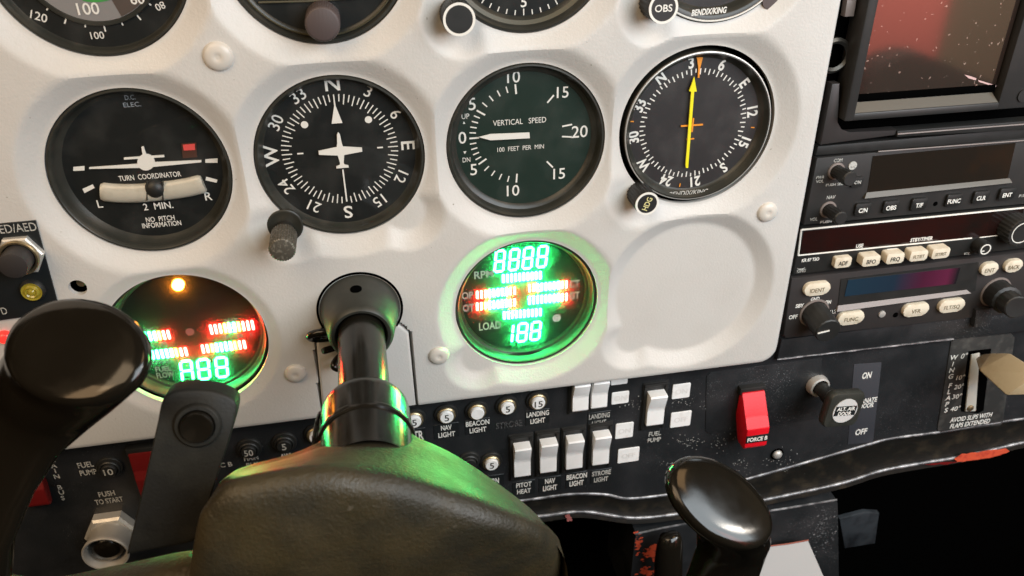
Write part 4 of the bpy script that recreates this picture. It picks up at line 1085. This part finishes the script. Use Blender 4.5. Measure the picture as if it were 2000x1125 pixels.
# transponder
t = Thing('transponder', 'charcoal transponder with a blue to magenta window, cream pill keys and a mode knob', 'radio', (*at(1765, 590, 0), 0))
bm = BM(); px_poly(bm, ((1547, 544), (1531, 655), (1535, 661), (1920, 618), (2060, 600), (2070, 485)), -9, RZ, .7); t.part('faceplate', bm, 'radio2')
bm = BM(); px_poly(bm, ((1643, 545), (1636, 603), (1880, 574), (1905, 568), (1912, 512)), RZ-.2, RZ+.4); t.part('window_surround', bm, 'black')
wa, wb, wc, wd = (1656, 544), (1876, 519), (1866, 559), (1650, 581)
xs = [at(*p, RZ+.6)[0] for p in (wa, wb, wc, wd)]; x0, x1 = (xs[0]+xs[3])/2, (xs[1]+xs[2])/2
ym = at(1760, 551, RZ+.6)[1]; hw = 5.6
M['lcd'] = gradient_mat('blue_magenta_display', ((0, (.015, .034, .055)), (.42, (.015, .028, .046)), (.68, (.065, .013, .032)), (.9, (.105, .017, .045)), (.99, (.015, .012, .015))), x1-x0, .18)  # base colour runs from blue to magenta across the window
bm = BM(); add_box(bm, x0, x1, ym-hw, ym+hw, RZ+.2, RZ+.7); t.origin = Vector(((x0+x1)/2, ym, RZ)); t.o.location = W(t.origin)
for ch in t.o.children: 
    for v in ch.data.vertices: v.co = v.co+W(Vector((*at(1765, 590, 0), 0)))-W(t.origin)
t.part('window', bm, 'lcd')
bm = BM(); a, b_, c, d = at3(1637, 597, RZ+.5), at3(1888, 566, RZ+.5), at3(1897, 573, RZ+2.2), at3(1635, 609, RZ+2.2)
add_loft(bm, [[a, b_, b_-Vector((0, 0, 1.0)), a-Vector((0, 0, 1.0))], [d, c, c-Vector((0, 0, 2.5)), d-Vector((0, 0, 2.5))]]); t.part('window_sill', bm, 'sill2')
for s, px, py, w, tw in (('IDENT', 1597, 565, 51, 29), ('FUNC', 1663, 622, 51, 27), ('VFR', 1790, 606, 50, 18), ('FLT/SQ', 1860, 598, 50, 31), ('ENT', 1934, 526, 33, 19), ('BACK', 1981, 520, 34, 22)):
    rbutton(t, px, py, w, 25, RZ, RZ+2.6, 'cream', s, 'tan_ink', 2.7, 4.0, tw, .012, dy=-.7)
rknob(t, 1590, 611, 1618, 647, 17, 8.2, ring='sill2', r2=8.0)
f = at3(1618, 647, 17.3); bm = BM(); add_box(bm, f.x-6.6, f.x+.6, f.y-.5, f.y+.3, 17.1, 17.5, rot=math.radians(8)); t.part('pointer_line', bm, 'white')
rknob(t, 1944, 570, 1986, 601, 22, 9.0, ring='sill2', r2=7.2)
bm = BM(); add_lathe(bm, [(2.3, 0), (2.2, .8), (1.5, 1.0)], *at(1722, 613, RZ), RZ, 20, cap1=True); t.part('screw', bm, 'steel')
bm = BM(); add_disc(bm, *at(1749, 615, RZ), RZ+.15, 1.8, 20, .1); t.part('light_sensor', bm, 'void')
t.text('lettering', 'white', [('GND', 1592, 584, RZ, 7, .03, 17), ('SBY', 1562, 597, RZ, 7, .03, 16), ('OFF', 1549, 619, RZ, 7.5, .03, 17), ('ON', 1617, 590, RZ, 7, .03, 12), ('ALT', 1626, 609, RZ, 7, .03, 15)])

# shelf edge under the radios
t = Thing('shelf_edge', 'dark painted shelf below the radios with a chipped silver front edge', 'shelf', (*at(1700, 690, 0), 0))
bm = BM(); px_poly(bm, ((1527, 664), (1518, 702), (1860, 662), (2060, 640), (2060, 598)), -9, -2.5, .4); t.part('shelf', bm, 'paint')
bm = BM(); a, b_ = at3(1518, 702, -2.4), at3(1862, 662, -2.4); add_tube(bm, [a.lerp(b_, i/24)+Vector((0, random.uniform(-.15, .15), 0)) for i in range(25)], [random.uniform(.35, .75) for i in range(25)], 8); t.part('chipped_edge', bm, 'edge')
bm = BM(); px_poly(bm, ((1907, 606), (1903, 640), (1936, 636), (1938, 602)), -4, 2, .5); t.part('end_block', bm, 'paint')

# ------------------------------------------------------------------ upper left switch plate
PZ = TOP+.9
t = Thing('switch_plate', 'black plate with silver-nutted push switch and amber lens, cut by the photo edge', 'switch plate', (*at(40, 520, PZ), PZ))
bm = BM(); px_poly(bm, ((-140, 450), (-110, 642), (117, 609), (69, 431)), TOP-1, PZ, .15); t.part('plate', bm, 'placard')
t.text('lettering', 'dimwhite', [('ED/AED', 35, 445, PZ, 17, 0, 72), ('D', 8, 607, PZ, 14, 0, 11)])
x, y = at(38, 502, PZ+3); bm = BM(); add_lathe(bm, [(10.2, 0), (10.2, 2.2), (9.4, 3.0), (8.0, 3.2)], x, y, PZ, 6); nut = t.part('hex_nut', bm, 'steel', smooth=20)
bm = BM(); add_lathe(bm, [(8.4, 2.8), (8.6, 4.4), (8.2, 5.0), (7.2, 4.6), (6.8, 3)], x, y, PZ, 48); t.part('collar', bm, 'brass', nut)
bm = BM(); add_lathe(bm, [(6.4, 1), (6.4, 11), (6.0, 12), (4, 12.6), (.4, 12.8)], x, y, PZ, 40, cap1=True); t.part('push_button', bm, 'radio2')
x, y = at(62, 570, PZ+2); bm = BM(); add_lathe(bm, [(5.6, 0), (5.6, 1.0), (4.6, 2.2)], x, y, PZ, 40); lb = t.part('lamp_bezel', bm, 'black')
bm = BM(); add_lathe(bm, [(4.6, .5), (4.5, 2.4), (3.4, 2.0), (2.6, 3.2), (1.8, 2.6), (1.0, 3.6), (.2, 3.7)], x, y, PZ, 36, cap1=True); t.part('lens', bm, 'ylens', lb)
t = Thing('warning_lamp', 'small red lamp at the far left edge above the yoke grip', 'lamp', (*at(8, 661, TOP), TOP))
bm = BM(); add_lathe(bm, [(3.4, 0), (3.4, 1.5), (2.4, 3), (1, 3.6)], *at(8, 661, TOP+2), TOP, 24, cap1=True); t.part('lens', bm, 'sign_red')

# ------------------------------------------------------------------ starter button
b0 = at3(222, 1032, LZ); f0 = at3(206, 1076, 12)
t = Thing('starter_button', 'silver hex-nutted starter button with a recessed black centre below PUSH TO START', 'push button', b0)
x, y = b0.x, b0.y
bm = BM(); add_lathe(bm, [(15.0, -.5), (15.0, 5), (13.6, 6.4), (11, 6.6)], x, y, LZ, 6); t.part('hex_nut', bm, 'steel', smooth=20)
bm = BM(); add_lathe(bm, [(11.2, 5), (11.2, 14), (12.2, 17), (12.6, 19.4), (12.2, 20.2), (11.4, 20.0), (10.6, 17), (9.6, 13), (9.2, 9)], x, y, LZ, 56); t.part('bushing', bm, 'steel')
bm = BM(); add_lathe(bm, [(9.1, 6), (8.9, 15.5), (7.2, 17.6), (3, 18.8), (.4, 19.0)], x, y, LZ, 36, cap1=True); t.part('plunger', bm, 'grip')

# ------------------------------------------------------------------ yoke
AX, AY = AXIS
t = Thing('shaft_bushing', 'tapered grey rubber bushing where the yoke shaft enters the panel', 'bushing', (AX, AY, TOP))
bm = BM(); add_lathe(bm, [(21.0, -3), (20.6, 5.0), (20.0, 7.0), (18.6, 14), (17.2, 22), (16.4, 27), (15.6, 29.5), (14.4, 30.6), (13.0, 30.2), (12.2, 28.5), (11.9, 20)], AX, AY, 0, 80); bs = t.part('sleeve', bm, 'collar')
bm = BM(); n_ = Vector((0, .985, .17)).normalized(); add_lathe(bm, [(2.9, -.6), (2.9, .15), (2.6, .22)], 0, 0, seg=28, axis=n_, base=(AX-.4, AY+18.3, 15.5), cap1=True); t.part('grease_hole', bm, 'void', bs)
bm = BM(); add_lathe(bm, [(22.2, -1), (22.2, .2), (21, .4)], AX, AY, TOP, 64); t.part('recess_ring', bm, 'void')

yk = Thing('control_yoke', 'dark control yoke with grained brown hub, chrome-black shaft and two glossy grips', 'control yoke', (AX, AY, 60))
bm = BM(); add_lathe(bm, [(11.4, 10), (11.4, 92)], AX, AY, 0, 64); yk.part('shaft_tube', bm, 'chrome')
bm = BM(); add_lathe(bm, [(11.5, 85.5), (13, 86), (14, 86.6), (17.4, 89), (18.6, 91.5), (19.0, 95), (19.0, 132)], AX, AY, 0, 72); slv = yk.part('shaft_sleeve', bm, 'chrome')
bm = BM(); add_lathe(bm, [(19.0, 108.6), (19.8, 109), (20.0, 110.2), (19.8, 111.4), (19.0, 111.8)], AX, AY, 0, 72); yk.part('clamp_ring', bm, 'grip', slv)
bm = BM(); c = Vector((AX-19, AY+3, 101))
add_tube(bm, [c+Vector((-1.2*math.cos(a)-0.6, 2.2*math.sin(a), 9.5*math.cos(a))) for a in [i*math.pi/10 for i in range(21)]], 0.8, 8); yk.part('clamp_ear', bm, 'grip', slv)
# hub: lofted from the sleeve out to a rounded, rolled box
HB = [(395, 1180), (405, 1010), (418, 965), (438, 932), (480, 914), (560, 893), (640, 866), (718, 848), (800, 856), (880, 886), (960, 935), (1036, 992), (1074, 1040), (1096, 1110), (1090, 1250), (1040, 1340), (880, 1380), (620, 1380), (450, 1330)]
HF2 = [(360, 1180), (384, 1030), (402, 985), (440, 944), (500, 926), (570, 914), (640, 908), (720, 916), (800, 930), (880, 956), (960, 984), (1040, 1024), (1086, 1064), (1112, 1130), (1112, 1300), (1060, 1400), (900, 1440), (600, 1440), (420, 1380)]
bk = [at3(x, y, 118) for x, y in HB]; ft = [at3(x, y, 161) for x, y in HF2]
def dense(p):
    c = catmull(p+[p[0]], 5)[:-1]; return c
bk, ft = dense(bk), dense(ft); cen = sum(ft, Vector())/len(ft); cb = sum(bk, Vector())/len(bk)
neck = [Vector((AX, AY, 0))+(Vector((p.x-AX, p.y-AY, 0)).normalized()*18.4) for p in bk]
loops = []
for q, p in ((0, 112), (0, 113.5)): loops.append([Vector((v.x, v.y, p)) for v in neck])
for f, zz in ((.35, 114.2), (.75, 115.4), (.94, 116.4)): loops.append([Vector((n.x+(p.x-n.x)*f, n.y+(p.y-n.y)*f, zz)) for n, p in zip(neck, bk)])
for f in (0, .12, .3, .5, .7, .88, .97):
    loops.append([p.lerp(q, f)+Vector((0, 0, (.6 if f == 0 else 0))) for p, q in zip(bk, ft)])
for f, zz in ((.995, 162.6), (.98, 164.6), (.955, 166.4), (.92, 167.8), (.87, 168.7), (.75, 169.6), (.5, 170.2), (.2, 170.5)):
    loops.append([Vector((cen.x+(p.x-cen.x)*f, cen.y+(p.y-cen.y)*f, zz)) for p in ft])
yc = at3(760, 1078, 170).y
for lp in loops[-9:]:
    for v in lp:
        if v.y < yc+.06*(v.x-10): v.z -= (yc+.06*(v.x-10)-v.y)*.30
bm = BM(); add_loft(bm, loops); hub = yk.part('hub', bm, 'hub', smooth=75)

def ell(c, a, b, n=40): return [c+a*math.cos(2*math.pi*i/n)+b*math.sin(2*math.pi*i/n) for i in range(n)]
def grip(cap_c, cap_a, cap_b, body, name='grip'):
    """horn: flat oval cap (centre, half axes in 3D) above a body that narrows; body = [(centre, scale a, scale b)...]"""
    n = cap_a.cross(cap_b).normalized()
    if n.dot(Vector(CAM_POS)-cap_c) < 0: n = -n
    loops = [ell(cap_c+n*2.2, cap_a*.10, cap_b*.10), ell(cap_c+n*2.1, cap_a*.45, cap_b*.45), ell(cap_c+n*1.7, cap_a*.72, cap_b*.72), ell(cap_c+n*1.0, cap_a*.88, cap_b*.88), ell(cap_c, cap_a*.97, cap_b*.97), ell(cap_c-n*1.6, cap_a, cap_b), ell(cap_c-n*4.5, cap_a*1.0, cap_b*1.0)]
    for c, sa, sb in body: loops.append(ell(c, cap_a*sa, cap_b*sb))
    bm = BM(); add_loft(bm, loops); bmesh.ops.subdivide_edges(bm, edges=[e for e in bm.edges if e.calc_length() > 6], cuts=1)
    return yk.part(name, bm, 'grip', smooth=80)
# right-hand horn
c = at3(1411, 978, 138)
a = (at3(1502, 1056, 150)-at3(1321, 902, 124))/2; b = (at3(1452, 928, 126)-at3(1362, 1026, 148))/2
grip(c, a, b, [(at3(1424, 1018, 130), .86, .9), (at3(1430, 1050, 126), .72, .84), (at3(1424, 1090, 124), .66, .82), (at3(1408, 1140, 124), .68, .84), (at3(1380, 1210, 126), .7, .86), (at3(1330, 1300, 130), .7, .86)])
# left-hand horn
c = at3(140, 682, 118)
a = (at3(276, 700, 130)-at3(2, 668, 104))/2; b = (at3(165, 582, 100)-at3(118, 790, 134))/2
grip(c, a, b, [(at3(120, 735, 112), .98, .9), (at3(92, 775, 108), .88, .8), (at3(40, 840, 108), .74, .72), (at3(-8, 930, 112), .66, .7), (at3(-50, 1030, 118), .66, .7), (at3(-60, 1160, 124), .66, .72)])
# spoke between hub and left horn
bm = BM(); add_tube(bm, catmull([at3(480, 1150, 140), at3(380, 1145, 138), at3(240, 1172, 134), at3(80, 1200, 130), at3(-60, 1180, 126)], 6), 13.5, 20); yk.part('spoke', bm, 'hub')
bm = BM(); add_tube(bm, catmull([at3(1000, 1290, 140), at3(1150, 1330, 136), at3(1290, 1340, 132), at3(1360, 1260, 128)], 6), 13.5, 20); yk.part('spoke', bm, 'hub')
# upright rubber block with push button
def face_pt(px, py, f): return at3(px, py, 142-18*f)
out = [(246, 1082), (310, 800), (318, 762), (330, 751), (400, 746), (455, 762), (466, 778), (440, 880), (384, 1048), (372, 1060)]
def blk_z(py): return 140-20*(1085-py)/330
out = [(p.x, p.y) for p in catmull([Vector((x, y, 0)) for x, y in ((246, 1086), (280, 945), (306, 830), (315, 788), (330, 768), (365, 761), (410, 763), (448, 775), (463, 794), (454, 840), (425, 930), (388, 1042), (372, 1062), (310, 1074), (246, 1086))], 5)[:-1]]
fr_ = [at3(x, y, blk_z(y)) for x, y in out]
bc = sum(fr_, Vector())/len(fr_)
nb = (at3(246, 1082, blk_z(1082))-at3(455, 762, blk_z(762))).cross(at3(330, 751, blk_z(751))-at3(455, 762, blk_z(762))).normalized()
if nb.z < 0: nb = -nb
bm = BM(); 
loops = [[p-nb*11 for p in fr_], [p-nb*1.6 for p in fr_], [bc+(p-bc)*.985-nb*.5 for p in fr_], [bc+(p-bc)*.955 for p in fr_]]
add_loft(bm, loops); blk = yk.part('switch_block', bm, 'block', smooth=50)
pb = at3(386, 830, blk_z(830))
bm = BM(); add_lathe(bm, [(8.6, -1), (8.4, .8), (7.6, 1.6), (6.4, 1.7), (5.9, 1.0)], 0, 0, seg=48, axis=nb, base=pb); br = yk.part('button_ring', bm, 'block', blk)
bm = BM(); add_lathe(bm, [(5.8, -.5), (5.8, 3.2), (5.2, 4.0), (3.4, 3.6), (.5, 3.4)], 0, 0, seg=40, axis=nb, base=pb, cap1=True); yk.part('push_button', bm, 'grip', br)

# bent wire clips by the shaft
t = Thing('wire_clip', 'bent black wire loops hanging left of the shaft bushing', 'wire clip', (*at(640, 680, 8), 6))
bm = BM(); c = at3(632, 655, 14); add_tube(bm, [c+Vector((7.0*math.cos(a), 3.9*math.sin(a), 3*math.sin(a))) for a in [i*math.pi/10 for i in range(21)]], 2.0, 10)
add_tube(bm, catmull([at3(668, 672, 10), at3(650, 680, 13), at3(630, 686, 16)], 5), [1.9]*10+[1.5], 10)
add_tube(bm, catmull([at3(672, 688, 8), at3(656, 704, 12), at3(652, 716, 15), at3(664, 720, 14), at3(676, 706, 10)], 5), 1.8, 10)
t.part('wire', bm, 'grip')

# ------------------------------------------------------------------ pedestal and things below the panel
t = Thing('control_pedestal', 'black chipped metal pedestal under the panel with red primer showing', 'pedestal', (*at(1440, 1060, -10), -10))
bm = BM(); px_poly(bm, ((1242, 1042), (1240, 1052), (1225, 1180), (1640, 1180), (1637, 985), (1634, 976)), -60, -8, .8); fc = t.part('body', bm, 'paint')
bm = BM(); add_tube(bm, catmull([at3(1240, 1043, -8), at3(1300, 1030, -8), at3(1400, 1012, -8), at3(1520, 995, -8), at3(1634, 976, -8)], 5), .8, 8); t.part('edge_bead', bm, 'edge')
random.seed(21); bm = BM()
for cx_, cy_, w_, h_, n_ in ((1272, 1082, 13, 12, 60), (1246, 1062, 5, 16, 24), (1262, 1118, 16, 5, 40), (1300, 1052, 6, 6, 14), (1285, 1072, 12, 4, 26)):
    for i in range(n_):
        x, y = at(random.gauss(cx_, w_/1.6), random.gauss(cy_, h_/1.6), -8); r = random.uniform(.3, 1.5)*(1 if i % 4 else 1.5); a0 = random.uniform(0, 6)
        if proj((x, y, -8))[0] < 1232: continue
        add_flat(bm, [(x+r*random.uniform(.5, 1.2)*1.3*math.cos(a0+j*.785), y+r*random.uniform(.5, 1.2)*math.sin(a0+j*.785)) for j in range(8)], -7.9+i*.0005)
t.part('bare_primer', bm, 'chip', fc, smooth=None)
bm = BM()
for i in range(160):
    px, py = random.gauss(1612, 16), random.gauss(1020, 30)
    if px > 1632 or py < 985: continue
    x, y = at(px, py, -8); r = random.uniform(.2, .8); a0 = random.uniform(0, 6)
    add_flat(bm, [(x+r*1.5*math.cos(a0+j*1.05)*random.uniform(.6, 1), y+r*math.sin(a0+j*1.05)) for j in range(6)], -7.9+i*.0006)
t.part('worn_patches', bm, 'edge', fc, smooth=None)
t = Thing('control_lever', 'short black lever knob between the pedestal and the glossy right grip', 'lever', at3(1310, 1100, 0))
bm = BM(); lp = []
for px, py, wx, z_ in ((1312, 1040, 10, 6), (1309, 1046, 20, 7), (1308, 1062, 25, 8), (1306, 1090, 27, 9), (1305, 1130, 28, 10), (1303, 1180, 26, 10)):
    c = at3(px, py, z_); k = mms(px, py, z_)[0]; lp.append(ell(c, Vector((wx/k, .4, 0)), Vector((0, .8, wx/k*.7)), 28))
add_loft(bm, lp); t.part('knob', bm, 'grip', smooth=70)
t = Thing('white_lid', 'off-white sloping lid below the panel behind the glossy right grip', 'lid', at3(1560, 1100, 4))
bm = BM(); q0, q1, q3 = at3(1500, 1068, 0), at3(1578, 1056, 0), at3(1462, 1180, 25); q = [q0, q1, q3+(q1-q0)*2.0, q3]
add_loft(bm, [[p-Vector((0, 6, 4)) for p in q], q]); t.part('lid', bm, 'offwhite', smooth=20)
bm = BM(); add_tube(bm, [at3(1500, 1067, .5), at3(1540, 1062, .5), at3(1579, 1055, .5)], .5, 8); t.part('red_edge', bm, mat('brick_red_edge', (.3, .08, .05), .6))
t = Thing('metal_bracket', 'grey-blue metal bracket in the dark recess right of the pedestal', 'bracket', at3(1680, 1040, -40))
bm = BM(); px_poly(bm, ((1640, 1014), (1690, 1001), (1718, 1003), (1710, 1062), (1650, 1072)), -44, -40, 1.2); t.part('bracket', bm, 'greyblue')

# ------------------------------------------------------------------ dark surroundings
def struct(name, bm, m, origin=(0, 0, 0)):
    o = link(name, bm, m, None, origin); o['kind'] = 'structure'; return o
bm = BM(); add_box(bm, -1200, 1800, -1800, 300, -190, -180); struct('firewall', bm, 'void', (100, -150, -185))
bm = BM(); add_box(bm, -260, X1, -150, 140, -60, -16); struct('instrument_bay', bm, 'void', (0, 0, -40))
# the cabin behind the pilot, seen only mirrored in the display glass and the grips
def mirrored(px, py, z, plane=1.4):
    """where the line of sight mirrored in the display glass meets height z"""
    p = at3(px, py, plane); d = p-Vector(CAM_POS); d.z = -d.z; return p+d*((z-plane)/d.z)
e0, e1 = mirrored(1640, 60, 900), mirrored(1858, 60, 900)
bm = BM(); add_box(bm, e0.x-120, e1.x, -600, 500, 900, 960, 30, 3); struct('cabin_seat_back', bm, 'seatred', (860, 0, 930))
bm = BM(); add_box(bm, e1.x-200, e1.x+900, -700, 600, 1100, 1140); struct('cabin_side_wall', bm, mat('brown_cabin_trim', (.20, .15, .105), .8), (1400, 0, 1100))
h = [mirrored(x, y, 780) for x, y in ((1690, 172), (1700, 152), (1722, 126), (1750, 112), (1780, 105), (1810, 107), (1830, 118), (1850, 124), (1880, 140), (1920, 152), (1960, 170))]
h = [(p.x, p.y) for p in h]; h = [(h[0][0]-30, -500)]+h+[(h[-1][0]+60, -500)]
bm = BM(); add_poly(bm, h[::-1], 780, 840, 12); struct('head_silhouette', bm, 'silhouette_dark', (900, -60, 800))  # added cutout, outlined to mirror as a dark head shape in the screen
